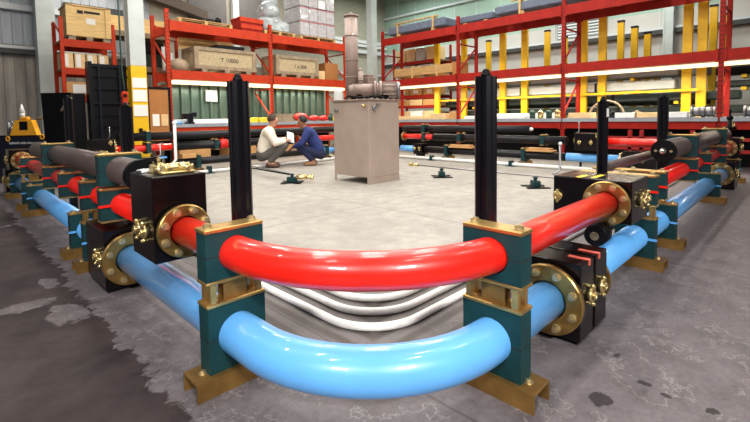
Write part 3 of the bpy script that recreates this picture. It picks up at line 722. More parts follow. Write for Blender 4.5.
# ---- cylinder jacks with rods on the open floor
def jack(loc, rz, label):
    j = thing('hydraulic_jack', loc, label, 'jack', 'small jacks on the floor', rz=rz)
    part('jack_base', MB().box(-.17, .17, -.13, .13, 0, .018).box(-.2, -.08, -.2, .2, 0, .016).box(.08, .2, -.2, .2, 0, .016), 'blacksoft', j)
    part('jack_body', MB().box(-.1, .1, -.06, .06, .018, .12, .008), 'green', j)
    part('jack_screw', MB().cyl((0, 0, .12), (0, 0, .17), .03, n=12).torus((0, 0, .17), (0, 0, 1), .04, .01), 'green', j)
    return j
j = jack((4.0, 6.32, 0), -.8, 'green floor jack with two brass cylinders left of the tank')
for y, l in ((.1, .45), (-.08, .5)):
    part('brass_cylinder', MB().cyl((.1, y, .12), (.1+l*.4, y, .11), .04, n=14).cyl((.1+l*.4, y, .11), (.1+l*.62, y, .11), .026, n=12).sphere((.1+l*.62, y, .11), .045, n=10), 'brass', j)
jack((6.54, 4.5, 0), .8, 'small dark floor jack right of the tank, nearer the tank')
jack((6.5, 2.42, 0), .8, 'small dark floor jack behind the wide black block at right')
r = single('tie_rod', MB().tube([(4.0, 6.4, .16), (4.2, 8.3, .14), (4.42, 9.6, .13)], .016, 8), 'blacksoft', 'thin dark rod from the left floor jack toward the cream-shirted man', 'rod')
r = single('tie_rod', MB().tube([(4.08, 6.4, .16), (4.36, 8.3, .14), (4.6, 9.6, .13)], .014, 8), 'steel', 'second thin rod beside the one at the left floor jack', 'rod')
rr_ = single('tie_rod', MB().tube([(6.6, 5.2, .2), (6.53, 4.0, .2), (6.5, 2.4, .2), (6.45, 1.4, .19)], .014, 8), 'steel', 'thin steel rod linking the two floor jacks at right', 'rod')
part('rod_end', MB().cyl(rel(rr_, (6.6, 5.2, .2)), rel(rr_, (6.61, 5.4, .2)), .035, n=12).sphere(rel(rr_, (6.61, 5.42, .2)), .05, n=10), 'brass', rr_, 'brass rod end')

# ================================================================== HYDRAULIC TANK
t = thing('oil_tank', (5.22, 5.42, 0), 'tall taupe steel oil tank standing in the middle of the loop', 'tank')
hx, hy, zt = .43, .515, 1.63
part('tank_body', MB().box(-hx, hx, -hy, hy, .13, zt-.02, .006).box(-hx, -hx+.012, -hy, -hy+.06, 0, .13).box(-hx, -hx+.012, hy-.06, hy, 0, .13).box(-hx+.012, hx, -hy, -hy+.012, 0, .13).box(hx-.05, hx, -hy+.012, hy, 0, .13), 'tank', t)
lid = part('tank_lid', B(-hx-.025, hx+.025, -hy-.025, hy+.025, zt-.02, zt+.01, .004), 'tankdark', t)
for k in range(5):
    hexbolt(lid, (-hx-.005, -hy+.1+k*.21, zt+.01), (0, 0, 1), .014, .012); hexbolt(lid, (-hx+.1+k*.15, -hy-.005, zt+.01), (0, 0, 1), .014, .012)
part('drain_plug', MB().cyl((-hx, -.42, zt-.12), (-hx-.04, -.42, zt-.12), .03, n=14).sphere((-hx-.05, -.42, zt-.12), .022), 'brass', t, 'brass plug')
part('drain_plug', MB().cyl((-hx, .4, zt-.2), (-hx-.05, .4, zt-.2), .035, n=14), 'steel', t)
part('return_port', MB().cyl((-.28, -hy, zt-.17), (-.28, -hy-.035, zt-.17), .05, n=18).cyl((-.18, -hy, zt-.1), (-.18, -hy-.05, zt-.1), .03, n=14).torus((-.28, -hy-.035, zt-.17), (0, 1, 0), .038, .012), 'steel', t)
# stack
st = part('filter_stack', MB().cyl((.0, .40, zt), (.0, .40, zt+1.74), .135, n=32), 'tankdark', t)
b = MB()
for z in (.5, .85, 1.35): b.torus((.0, .40, zt+z), (0, 0, 1), .137, .012, 32, 8)
part('stack_band', b, 'tankdark', st)
part('stack_cap', MB().cyl((.0, .40, zt+1.74), (.0, .40, zt+1.78), .15, n=32).cyl((.0, .40, zt+1.78), (.0, .40, zt+1.84), .02, n=10), 'tankdark', st)
part('stack_bolt', MB().sphere((-.06, .285, zt+1.36), .025), 'white', st)
part('valve_riser', MB().box(.18, .4, .1, .36, zt+.01, zt+.5, .01).box(.21, .37, .13, .33, zt+.5, zt+.56, .01), 'tankdark', t)
part('riser_pipe', MB().cyl((.0, .14, zt+.15), (.0, .14, zt+.6), .055, n=18).torus((.0, .14, zt+.42), (0, 0, 1), .057, .012).sphere((.0, .14, zt+.62), .05), 'tankdark', t)
# pump and motor lying on the lid, along the diagonal
ax = V((.70, -.71, 0)).normalized(); p0 = V((-.24, .24, zt+.2))
pm = part('pump_motor', MB().cyl(p0, p0+ax*.10, .11, .14, n=24).cyl(p0+ax*.10, p0+ax*.52, .14, n=28).cyl(p0+ax*.52, p0+ax*.56, .19, n=28).cyl(p0+ax*.56, p0+ax*.62, .15, n=28).cyl(p0+ax*.62, p0+ax*.68, .19, n=28).cyl(p0+ax*.68, p0+ax*.98, .16, n=28), 'tankdark', t)
b = MB()
for k in range(12):
    a = 2*math.pi*k/12; _, s_, t_ = frame_of(ax); o_ = (math.cos(a)*s_+math.sin(a)*t_)*.165; b.bar(p0+ax*.7+o_, p0+ax*.96+o_, .02, .03)
part('cooling_fins', b, 'tankdark', pm)
part('fan_cover', MB().cyl(p0+ax*.98, p0+ax*1.04, .185, .17, n=28), 'steel', pm, 'bright fan cover')
part('motor_feet', MB().box(-.2, -.0, -.02, .2, zt+.01, zt+.12).box(.1, .34, -.4, -.2, zt+.01, zt+.1), 'blacksoft', pm)
b = MB(); b.tube([(-.3, .3, zt+.05), (-.36, .1, zt+.09), (-.32, -.1, zt+.06), (-.2, -.3, zt+.05)], .018, 8).tube([(-.2, -.2, zt+.03), (-.1, -.35, zt+.09), (.1, -.45, zt+.04)], .02, 8)
b.cyl((-.1, -.38, zt+.01), (-.1, -.38, zt+.08), .035, n=10).cyl((.02, -.44, zt+.01), (.02, -.44, zt+.07), .03, n=10)
part('suction_hose', b, 'blacksoft', t)
part('junction_box', MB().box(-.42, -.3, .36, .5, zt+.01, zt+.2, .006), 'whitepaint', t, 'pale junction box')

# ================================================================== GOODS ON THE LEFT RACK
def pallet(parent, x0, x1, y0, y1, z, h=.11):
    b = MB()
    for k in range(3):
        x = x0+(x1-x0-.09)*k/2; b.box(x, x+.09, y0, y1, z+.02, z+h-.02)
    n = 5
    for k in range(n):
        y = y0+(y1-y0-.12)*k/(n-1); b.box(x0, x1, y, y+.12, z+h-.02, z+h)
    for k in (0, 1, 2):
        y = y0+(y1-y0-.1)*k/2; b.box(x0, x1, y, y+.1, z, z+.02)
    return part('pallet_base', b, 'pallet', parent)
def text_mesh(name, body, size, mt, parent, loc, rot):
    cu = bpy.data.curves.new(name, 'FONT'); cu.body = body; cu.size = size; cu.extrude = .002; cu.align_x = 'CENTER'; cu.align_y = 'CENTER'
    o = bpy.data.objects.new('tmp', cu); COL.objects.link(o); bpy.context.view_layer.update()
    me = bpy.data.meshes.new_from_object(o.evaluated_get(bpy.context.evaluated_depsgraph_get())); bpy.data.objects.remove(o)
    me.materials.clear(); me.materials.append(M[mt]); me.name = name
    q = part(name, me, mt, parent, loc=loc); q.rotation_euler = rot; return q
def osbcrate(x0, x1, label, words):
    y0, y1, z0, z1 = 11.42, 12.35, 2.665, 3.38
    t = thing('chipboard_crate', ((x0+x1)/2, (y0+y1)/2, z0), label, 'crate', 'chipboard crates')
    w = (x1-x0)/2; d = (y1-y0)/2; h = z1-z0
    for xa, xb in ((-w+.2, -w+.35), (-.08, .08), (w-.35, w-.2)): part('skid', B(xa, xb, -d, d, 0, .09), 'frame', t)
    part('panel', B(-w+.03, w-.03, -d+.03, d-.03, .09, h-.02), 'osb', t)
    b = MB()
    for z in (.09, h-.1): b.box(-w, w, -d, -d+.03, z, z+.1); b.box(-w, -w+.03, -d+.03, d, z, z+.1); b.box(w-.03, w, -d+.03, d, z, z+.1); b.box(-w+.03, w-.03, d-.03, d, z, z+.1)
    for x in (-w, w-.12): b.box(x, x+.12, -d, -d+.03, .19, h-.1); b.box(x, x+.12, d-.03, d, .19, h-.1)
    b.box(-w+.03, w-.03, -d+.03, d-.03, h-.02, h)
    for y in (-d+.03, d-.15): b.box(-w, -w+.03, y, y+.12, .19, h-.1)
    part('timber_frame', b, 'frame', t)
    text_mesh('stencil', words, .17, 'ink', t, (.1, -d+.026, h*.52), (H, 0, 0))
    return t
osbcrate(4.3, 6.25, 'long grey-framed chipboard crate on the left bay of the orange rack', 'T 10000')
osbcrate(6.98, 8.72, 'shorter chipboard crate on the right bay of the orange rack', '1 x 008')
# beside/behind the crates
single('brown_sack', MB().sphere((3.98, 11.75, 2.8), .27, (1.1, 1, .85)).box(3.75, 4.2, 11.6, 11.95, 2.661, 2.75), 'frame', 'lumpy tan sack at the left end of the orange rack, beside the long chipboard crate', 'sack')
for k, x in enumerate((4.02, 4.12, 4.24)):
    single('white_roll', MB().cyl((x-.25, 12.3, 2.72), (x-.25, 12.3, 3.4-.08*k), .05, n=14), 'whitepaint', ('left', 'middle', 'right')[k]+' of three white rolls standing at the left end of the orange rack', 'roll')
single('carton', B(8.85, 9.15, 11.6, 12.1, 2.663, 2.98, .006), 'cartonpale', 'pale carton right of the shorter chipboard crate on the orange rack', 'carton')
single('carton', B(9.25, 9.85, 11.7, 12.3, 2.663, 3.3, .006), 'brownboard', 'brown carton at the right end of the orange rack next to the upright', 'carton')
single('dark_tub', B(5.0, 5.9, 11.5, 12.2, 3.382, 3.5, .01), 'dark', 'black flat tub lying on the long chipboard crate', 'tub')
single('timber_board', B(4.2, 5.9, 12.25, 12.3, 3.39, 3.73), 'ply', 'tan timber panel standing behind the long chipboard crate', 'panel')
# top of the left rack
t = thing('loaded_pallet', (4.75, 11.95, 4.0), 'pallet with dark fittings on top of the orange rack, left end', 'pallet')
pallet(t, -.85, .75, -.5, .5, .0, .13)
part('dark_fittings', MB().box(-.7, .1, -.3, .3, .13, .17, .01).cyl((.1, -.2, .2), (.5, -.2, .2), .07, n=14).sphere((.42, -.25, .24), .1).cyl((-.6, 0, .2), (-.1, 0, .2), .05, n=12).box(.05, .3, .0, .3, .13, .26, .02), 'dark', t)
t = thing('red_crate', (6.15, 11.75, 4.0), 'red timber box on top of the orange rack, near its middle upright', 'box')
part('crate_body', MB().prism([(-.34, -.3, .02), (.34, -.3, .02), (.38, -.3, .38), (-.38, -.3, .38)], (0, .6, 0)), 'rackred', t)
part('crate_slats', MB().box(-.4, .4, -.33, -.3, .28, .4).box(-.37, .37, -.325, -.3, .08, .2).box(-.4, .4, -.32, .32, .38, .42), 'orange', t)
t = thing('wrapped_pallet', (7.15, 12.0, 4.0), 'lumpy clear-wrapped load on a pallet on top of the orange rack', 'pallet load')
pallet(t, -.55, .62, -.55, .5, 0, .13)
b = MB(); b.sphere((0, 0, .42), .42, (1.15, 1, .85), 20); b.sphere((-.1, -.1, .85), .36, (1, 1, .9), 18); b.sphere((.05, .05, 1.2), .26, (1, 1, 1), 16); b.box(-.5, .5, -.45, .4, .13, .5, .06)
part('wrapped_load', b, 'wrapclear', t)
t = thing('wrapped_pallet', (8.75, 12.0, 4.0), 'tall white shrink-wrapped carton stack on top of the orange rack', 'pallet load')
pallet(t, -.75, .8, -.55, .5, 0, .13)
b = MB()
for i in range(4):
    for k in range(3):
        x0 = -.74+i*.385; b.box(x0+.004, x0+.379, -.54, .48, .13+k*.5, .13+k*.5+.49, .03)
pw = part('wrapped_cartons', b, 'wrap', t)
part('red_tape', MB().box(-.75, .8, -.552, -.545, .6, .63).box(-.75, .8, -.552, -.545, 1.08, 1.1), mat('pink_tape', (196, 120, 120), .6), pw, 'pinkish tape lines')
part('paper_label', B(.05, .32, -.556, -.55, 1.15, 1.42), 'paper', pw, 'white paper label')
# green sheet backing under the first beam
cs = ribbed(3.72, 9.5, 1.2, 2.36, 12.47, .3, .1)
o = part('sheet_backing', cs, 'corr', None); so = o.modifiers.new('thickness', 'SOLIDIFY'); so.thickness = .006
tag(o, 'dark green ribbed metal sheet standing behind the orange rack bench', 'sheet')
single('paper_notice', B(5.0, 5.36, 12.345, 12.36, 1.86, 2.2), 'paper', 'white paper notice on the green ribbed sheet', 'notice')
# bench items, left
single('white_tray', B(3.8, 5.9, 11.7, 12.2, 1.173, 1.3, .008), 'whitepaint', 'long low white tray on the orange rack bench, left bay', 'tray')
t = thing('bench_vise', (4.12, 11.5, 1.172), 'dark blue bench vise on the orange rack bench', 'vise')
part('vise_body', MB().box(-.1, .1, -.1, .12, 0, .05).box(-.06, .08, -.08, .08, .05, .2, .01).box(.02, .18, -.09, .09, .2, .33, .01), 'machineblue', t)
part('vise_jaw', MB().box(-.18, -.02, -.09, .09, .14, .3, .01).cyl((-.2, 0, .15), (-.3, 0, .15), .02, n=10).cyl((-.28, -.12, .15), (-.28, .12, .15), .01, n=8), 'machineblue', t)
for k, (x, s, lb) in enumerate(((8.05, .24, 'largest red plastic bag on the orange rack bench'), (8.62, .17, 'middle red plastic bag on the orange rack bench'), (9.05, .16, 'rightmost red plastic bag on the orange rack bench'))):
    single('red_bag', MB().sphere((x, 11.65, 1.172+s*.62), s, (1.2, .9, .62)), 'redplastic', lb, 'bag', 'red bags on the bench')
for k, (x, lb) in enumerate(((6.15, 'left yellow plastic bin on the orange rack bench, beside the middle upright'), (6.5, 'second yellow plastic bin, touching the middle upright of the orange rack'), (9.55, 'yellow plastic bin at the right end of the orange rack bench'))):
    single('yellow_bin', MB().prism([(x-.14, 11.5, 1.173), (x+.14, 11.5, 1.173), (x+.16, 11.5, 1.33), (x-.16, 11.5, 1.3)], (0, .3, 0)), 'yellowplastic', lb, 'bin')
single('timber_stack', MB().box(6.95, 7.75, 11.6, 12.0, 1.173, 1.25).box(7.0, 7.7, 11.62, 11.98, 1.255, 1.33).box(6.9, 7.75, 11.64, 11.94, 1.335, 1.44), 'frame', 'short stack of weathered boards on the orange rack bench behind the cream-shirted man', 'boards')
single('blue_cloth', MB().sphere((3.8, 11.6, 1.2), .12, (1.3, 1, .35)), 'blue', 'small blue rag on the left end of the orange rack bench', 'rag')
single('dark_canister', MB().cyl((9.35, 11.6, 1.172), (9.35, 11.6, 1.4), .09, n=16).cyl((9.35, 11.6, 1.4), (9.35, 11.6, 1.45), .05, n=12), 'shelfgreen', 'dark green canister beside the rightmost red bag', 'canister')
# cardboard lying under the bench
for k, (x0, x1, z1, lb) in enumerate(((3.8, 4.7, .55, 'brown carton under the orange bench, left bay'), (5.3, 6.2, .5, 'brown carton under the orange bench behind the cream-shirted man'), (7.2, 8.3, .6, 'brown carton under the orange bench beside the man in navy'))):
    single('carton', B(x0, x1, 11.5, 12.2, 0, z1, .006), 'carton', lb, 'carton')
# brown board in a dark frame
t = thing('framed_board', (3.2, 11.2, 0), 'brown pinboard in a dark frame, between the yellow column and the orange rack', 'board')
part('board_panel', B(-.24, .24, -.02, .02, .75, 2.1), 'brownboard', t)
part('board_frame', MB().box(-.3, -.24, -.03, .03, 0, 2.16).box(.24, .3, -.03, .03, 0, 2.16).box(-.24, .24, -.03, .03, 2.1, 2.16).box(-.24, .24, -.03, .03, .7, .75), 'dark', t)
for k, x in enumerate((-.18, .04)):
    single('pinned_paper', B(3.2+x, 3.2+x+.17, 11.165, 11.175, 1.14, 1.45), 'paper' if k == 0 else 'cartonpale', ('white' if k == 0 else 'beige')+' sheet pinned low on the brown framed board', 'paper')
# far-left goods
t = thing('timber_crate', (1.9, 12.45, 3.325), 'big yellowish timber crate on the small orange rack', 'crate')
part('crate_body', B(-.46, .46, -.42, .42, .1, .84, .004), 'ply', t)
part('crate_battens', MB().box(-.49, -.36, -.45, -.42, .1, .86).box(.36, .49, -.45, -.42, .1, .86).box(-.49, .49, -.45, .45, .84, .87), 'ply', t)
for xa, xb in ((-.45, -.3), (-.07, .07), (.3, .45)): part('skid', B(xa, xb, -.42, .42, 0, .1), 'frame', t)
part('crate_label', B(-.06, .14, -.424, -.4205, .42, .56), 'paper', t, 'white paper label')
part('stencil', MB().box(-.25, -.12, -.424, -.4205, .66, .74).box(-.1, .25, -.424, -.4205, .68, .74), 'ink', t)
for k in range(4):
    single('carton', B(1.3+k*.26, 1.53+k*.26, 12.1, 12.7, 2.623, 3.0, .004), 'cartonpale', ('leftmost', 'second', 'third', 'rightmost')[k]+' pale carton in the row below the big timber crate', 'carton', 'cartons under the timber crate')
    single('paper_label', B(1.33+k*.26, 1.43+k*.26, 12.09, 12.098, 2.66, 2.97), 'paper', 'white label on the '+('leftmost', 'second', 'third', 'rightmost')[k]+' carton below the timber crate', 'label', 'carton labels')
single('carton', B(1.35, 1.95, 12.05, 12.6, 1.953, 2.28, .004), 'carton', 'brown carton on the lowest visible shelf of the small orange rack', 'carton')
single('paper_label', B(1.48, 1.85, 12.04, 12.048, 2.0, 2.22), 'paper', 'row of white labels on the lowest carton of the small orange rack', 'label')
# deep shelf behind the column with green tub
t = thing('storage_rack', (0, 13.2, 0), 'orange rack behind the yellow-based column, holding the dark green tub', 'rack')
for a in (2.75, 4.5):
    for d in (0, .9): part('upright', B(a-.04, a+.04, d, d+.07, 0, 3.9), 'orange', t)
for z0, z1 in ((2.75, 2.9), (3.75, 3.9)):
    for d in (0, .9): part('beam', B(2.79, 4.46, d-.01, d+.04, z0, z1), 'frame', t)
    part('shelf_deck', B(2.75, 4.5, .04, .9, z1-.03, z1-.003), 'frame', t)
single('dark_tub', MB().box(3.3, 4.2, 13.3, 13.9, 2.903, 3.3, .02), 'shelfgreen', 'dark green tub on the shelf behind the yellow-based column', 'tub')
single('black_crate', B(3.35, 4.15, 13.3, 13.9, 3.303, 3.65, .02), 'dark', 'black box stacked on the dark green tub', 'box')
single('timber_board', B(2.9, 5.2, 14.1, 14.2, 3.9, 4.5), 'ply', 'tan board standing high behind the yellow-based column', 'panel')
# dark cabinet of stacked frames, left of the column
t = thing('dark_cabinet', (2.04, 11.1, 0), 'tall black shelving cabinet left of the yellow-based column', 'cabinet')
part('backing_or_shade', B(-.42, .48, -.0, .24, 0, 2.66), 'dark', t)
part('side_panel', B(-.44, -.36, -.1, .2, 0, 2.7), 'dark', t); part('side_panel', B(.42, .5, -.1, .2, 0, 2.66), 'dark', t)
b = MB()
for z in (1.15, 1.42, 1.72, 2.05, 2.35, 2.58): b.box(-.36, .42, -.05, .0, z, z+.035)
part('cabinet_shelves', b, 'dark', t)
b = MB()
for x in (-.22, .22): b.box(x-.02, x+.02, -.08, -.06, .8, 2.66)
b.box(-.36, .42, -.085, -.06, 1.7, 1.73)
part('front_bars', b, 'machineblue', t)
single('black_locker', B(1.0, 1.55, 11.2, 11.6, 0, 1.95, .01), 'blacksoft', 'plain black locker between the leaning black sheet and the tall black cabinet', 'locker')
t = thing('leaning_sheet', (.69, 9.48, 0), 'plain black sheet leaning behind the far end of the left leg', 'panel', rz=-H/2)
part('sheet', MB().prism([(-.22, 0, 0), (.3, 0, 0), (.3, 0, 1.86), (-.28, 0, 1.86)], (0, .06, 0)), 'blacksoft', t)
part('hose', MB().tube([(.12, -.03, 1.5), (.2, -.05, 1.6), (.27, -.05, 1.72), (.36, -.05, 1.74)], .02, 8), 'frame', t)
t = thing('pendant_controller', (2.2, 10.5, 1.58), 'orange hanging crane controller left of the yellow column base', 'controller')
part('controller_body', MB().box(-.06, .06, -.05, .05, 0, .4, .02).box(-.075, .075, -.05, .05, .25, .36, .02), 'orange', t)
part('button', MB().cyl((0, -.05, .3), (0, -.07, .3), .03, n=12).cyl((0, -.05, .12), (0, -.07, .12), .025, n=12), 'dark', t)
part('cable', MB().tube([(0, 0, .4), (0, 0, .55), (-.03, 0, .8), (-.03, 0, 5.9)], .02, 8), 'shelfgreen', t)
# machine at far left
t = thing('parts_machine', (.45, 10.85, 0), 'black and amber machine with white lettering at the far left edge', 'machine', rz=-H/2-.02); t.scale = (.8, .8, 1.0)
part('machine_body', MB().box(-.75, .62, -.25, .45, 0, 1.02, .03), 'machineblue', t)
part('hood', MB().prism([(-.36, -.26, 1.02), (.36, -.26, 1.02), (.23, -.26, 1.34), (-.2, -.26, 1.34)], (0, .16, 0)), 'machineyellow', t, 'amber sloped hood')
part('hood_knob', MB().box(-.1, .12, -.24, -.12, 1.34, 1.41, .02), 'machineyellow', t)
part('cone_tip', MB().cyl((-.06, -.18, 1.41), (-.06, -.18, 1.5), .06, n=14).cyl((-.06, -.18, 1.5), (-.06, -.18, 1.68), .075, .008, n=14), 'whitepaint', t, 'white cone')
part('hood_window', MB().box(-.09, .13, -.268, -.2605, 1.13, 1.31, .003).box(-.03, .07, -.274, -.268, 1.18, 1.27), 'dark', t)
for x, z in ((-.42, .95), (.5, .98)): part('gold_ring', MB().torus((x, -.26, z), (0, 1, 0), .045, .016), 'machineyellow', t)
part('side_gear', MB().cyl((-.55, -.05, 1.02), (-.55, -.05, 1.3), .05, n=12).cyl((-.62, 0, 1.02), (-.62, 0, 1.55), .02, n=8).torus((-.5, -.05, 1.25), (0, 1, 0), .07, .02).sphere((-.42, -.1, 1.15), .07), 'steel', t, 'grey gears and rods')
part('clamp_arm', MB().cyl((.15, 0, 1.36), (.62, 0, 1.4), .03, n=10).box(.4, .5, -.05, .05, 1.3, 1.5).cyl((.42, 0, 1.5), (.6, 0, 1.56), .035, n=10), 'frame', t)
text_mesh('lettering', 'hydraulic-table-shop.com', .078, 'whitepaint', t, (.0, -.2545, .86), (H, 0, 0))

# ================================================================== RIGHT RACK GOODS
# slate bundles on top
def bundle(y0, y1, label, timber=True, h=.3, z=4.252, x0=11.35, x1=12.2):
    t = thing('wrapped_bundle', ((x0+x1)/2, (y0+y1)/2, z), label, 'bundle', 'slate-blue wrapped bundles')
    l = (y1-y0)/2; w = (x1-x0)/2
    part('bundle_wrap', MB().box(-w, w, -l, l, .1, .1+h, .04), 'bluegrey', t)
    for k in (-1, 1): part('skid', B(-w, w, k*l*.6-.06, k*l*.6+.06, 0, .1), 'pallet', t)
    if timber:
        b = MB()
        for k in (-.62, .62): b.box(-w-.03, -w, l*k-.03, l*k+.03, .0, h+.16); b.box(-w, w, l*k-.04, l*k+.04, .1+h, .16+h)
        b.box(-w-.03, -w+.06, -l*.75, l*.75, .16+h, .2+h)
        part('timber_strap', b, 'pallet', t)
    return t
bundle(7.85, 10.5, 'slate-blue wrapped bundle with timber straps on the red rack beside the tank')
bundle(6.2, 7.5, 'short slate-blue wrapped bundle on top of the red rack, middle', False, .22, x0=11.6)
bundle(1.6, 6.0, 'longest slate-blue wrapped bundle on top of the red rack', True, .26)
# cartons, crates on the first level near the tank
t = thing('timber_crate', (11.85, 8.75, 2.663), 'long flat tan timber crate on the red rack beside the tank', 'crate')
part('crate_body', MB().box(-.45, .45, -1.15, 1.5, .1, .4, .01), mat('tan_crate', (176, 140, 88), .75, noise=.15, scale=3, stretch=(1, 1, 8)), t)
for ya in (-.55, .55): part('crate_batten', B(-.48, -.45, ya, ya+.08, .02, .45), 'pallet', t)
for ya in (-1.0, .1, 1.2): part('skid', B(-.4, .4, ya, ya+.15, 0, .1), 'frame', t)
single('timber_crate', B(11.4, 12.1, 7.42, 7.6, 2.663, 3.1), 'brownboard', 'brown crate end beside the middle upright of the red rack', 'crate')
# shelving behind, beside the tank
t = thing('storage_rack', (12.75, 0, 0), 'orange shelving unit full of cartons, behind the red rack next to the tank', 'rack')
for a in (9.2, 11.5):
    for d in (0, .8): part('upright', B(d, d+.07, a-.04, a+.04, 0, 4.1), 'rackred', t)
for z0, z1 in ((1.1, 1.2), (1.62, 1.72), (2.0, 2.14), (3.38, 3.5)):
    for d in (0, .8): part('beam', B(d-.01, d+.04, 9.24, 11.46, z0, z1), 'rackred', t)
    part('shelf_deck', B(.04, .8, 9.2, 11.5, z1-.03, z1-.003), 'frame', t)
rows = ((1.203, .3, ('cartonpale', 'paper', 'cartonpale'), 'bench-height shelf'), (1.723, .24, ('carton', 'cartonpale', 'carton'), 'shelf below the labelled cartons'), (2.143, .3, ('carton', 'carton', 'carton'), 'shelf just under the strip lamp'), (3.503, .5, ('cartonpale', 'wrap', 'cartonpale', 'cartonpale'), 'top shelf'))
for z, h, ms, nm in rows:
    n = len(ms)
    for k, mm in enumerate(ms):
        wd = 2.1/n; y0 = 9.32+k*wd
        pos = ('right', 'middle', 'left')[k] if n == 3 else ('rightmost', 'second from right', 'third from right', 'leftmost')[k]
        o = single('carton', B(12.78, 13.4, y0, y0+wd-.06, z, z+h, .006), mm, pos+' carton on the '+nm+' of the shelving beside the tank', 'carton', 'cartons on the shelving beside the tank')
        if h == .3 and z > 2: part('carton_label', B(-.325, -.311, -.12, .12, .06, .2), 'paper', o, 'white label')
for k, y in enumerate((9.5, 10.4)):
    single('shelf_pallet', MB().box(12.78, 13.4, y, y+.7, 3.3, 3.32).box(12.78, 13.4, y, y+.08, 3.22, 3.3).box(12.78, 13.4, y+.62, y+.7, 3.22, 3.3), 'paper', ('right', 'left')+() and ('right' if k == 0 else 'left')+' white slotted tray under the top shelf beside the tank', 'tray')
# yellow cantilever racking
def ypost(x, y, z0, z1, label, w=.2, cap=True):
    p = thing('yellow_rack_post', (x, y, z0), label, 'post', 'yellow storage posts')
    part('post_shaft', MB().box(-.06, .06, -w/2, w/2, 0, z1-z0, .008), 'yellow', p)
    if cap: part('post_cap', B(-.065, .065, -w/2-.005, w/2+.005, z1-z0, z1-z0+.06), 'dark', p, 'dark cap')
    part('foot_plate', B(-.12, .12, -w/2-.02, w/2+.02, 0, .02), 'yellow', p)
    return p
P1 = ((9.12, 'left of the shelving beam, beside the cartons'), (8.05, 'behind the second upright from the tank'), (6.5, 'above the nearest right black post'), (5.71, 'the next one right of the nearest right black post'), (3.86, 'just left behind the middle red upright'), (3.33, 'just right of the middle red upright'), (1.29, 'in front of the light grey wall column'), (.98, 'beside the one in front of the light grey wall column'))
for y, lb in P1:
    ypost(12.8 if y < 9 else 12.6, y, 0, 4.14, 'tall yellow front-row post, '+lb, w=.21)
P2 = ((7.86, 4.1, 'leftmost of the back row'), (5.57, 4.15, 'second from left of the back row'), (4.98, 3.85, 'third from left of the back row, by the vent'), (3.25, 4.1, 'tallest of three in a row left of the light grey wall column'), (2.87, 3.87, 'middle of three in a row left of the light grey wall column'), (2.52, 3.64, 'lowest of three in a row left of the light grey wall column'), (.95, 4.15, 'just right of the light grey wall column'), (.72, 3.88, 'next to the right-hand red upright'))
for y, z, lb in P2:
    ypost(14.2, y, 0, z, 'dark-capped yellow post, '+lb, w=.18)
for y0, y1, x, z, lb in ((1.0, 3.9, 12.66, 1.86, 'right part'), (4.0, 9.1, 12.66, 1.86, 'left part')):
    single('yellow_rail', B(x-.03, x+.03, y0, y1, z-.03, z+.03), 'yellow', 'thin yellow rail across the front row of storage posts, '+lb, 'rail')
# long stock lying on the cantilever arms
def stock(y0, y1, x, z, w, h, mt, label, n=4, cat='tube'):
    t = thing('stock_bundle', (x, (y0+y1)/2, z), label, cat+' bundle', 'long stock on the yellow racking'); l = (y1-y0)/2
    for k in range(n):
        x0 = -w/2+w*k/n; part('stock_length', MB().box(x0+.003, x0+w/n-.003, -l+random.uniform(0, .1), l-random.uniform(0, .1), 0, h, .03), mt, t)
    for yy in (-l*.35, l*.4): part('strap', B(-w/2-.01, w/2+.01, yy-.03, yy+.03, -.005, h+.008), 'dark', t)
    for k in (-1, 1): part('support_arm', B(-w/2-.06, w/2+.1, k*l*.7-.05, k*l*.7+.05, -.08, -.006), 'yellow', t)
    return t
stock(1.45, 8.9, 13.2, 2.28, .55, .24, 'steel', 'long grey tubes on the upper arms of the yellow racking')
stock(.9, 9.3, 13.75, 1.5, .3, .34, 'darktube', 'deep dark tubes behind the pale aluminium ones on the yellow racking', 2)
stock(.9, 9.3, 13.75, 2.28, .3, .3, 'steel', 'grey tubes at the back of the upper arms of the yellow racking', 2)
stock(1.5, 7.8, 13.2, 1.92, .55, .26, 'aluminium', 'pale aluminium tubes on the middle arms of the yellow racking')
stock(.2, 9.0, 13.2, 1.6, .6, .22, 'darktube', 'dark tubes low on the yellow racking')
stock(.0, 9.0, 13.2, 1.26, .6, .2, 'darktube', 'darkest lowest tubes of the yellow racking, just above the red bench')
stock(-3.2, .75, 13.2, 2.2, .5, .2, 'blacksoft', 'black tubes on the racking at the right edge')
stock(-3.2, .75, 13.2, 1.9, .5, .16, 'darktube', 'dark grey tubes under the black ones at the right edge')
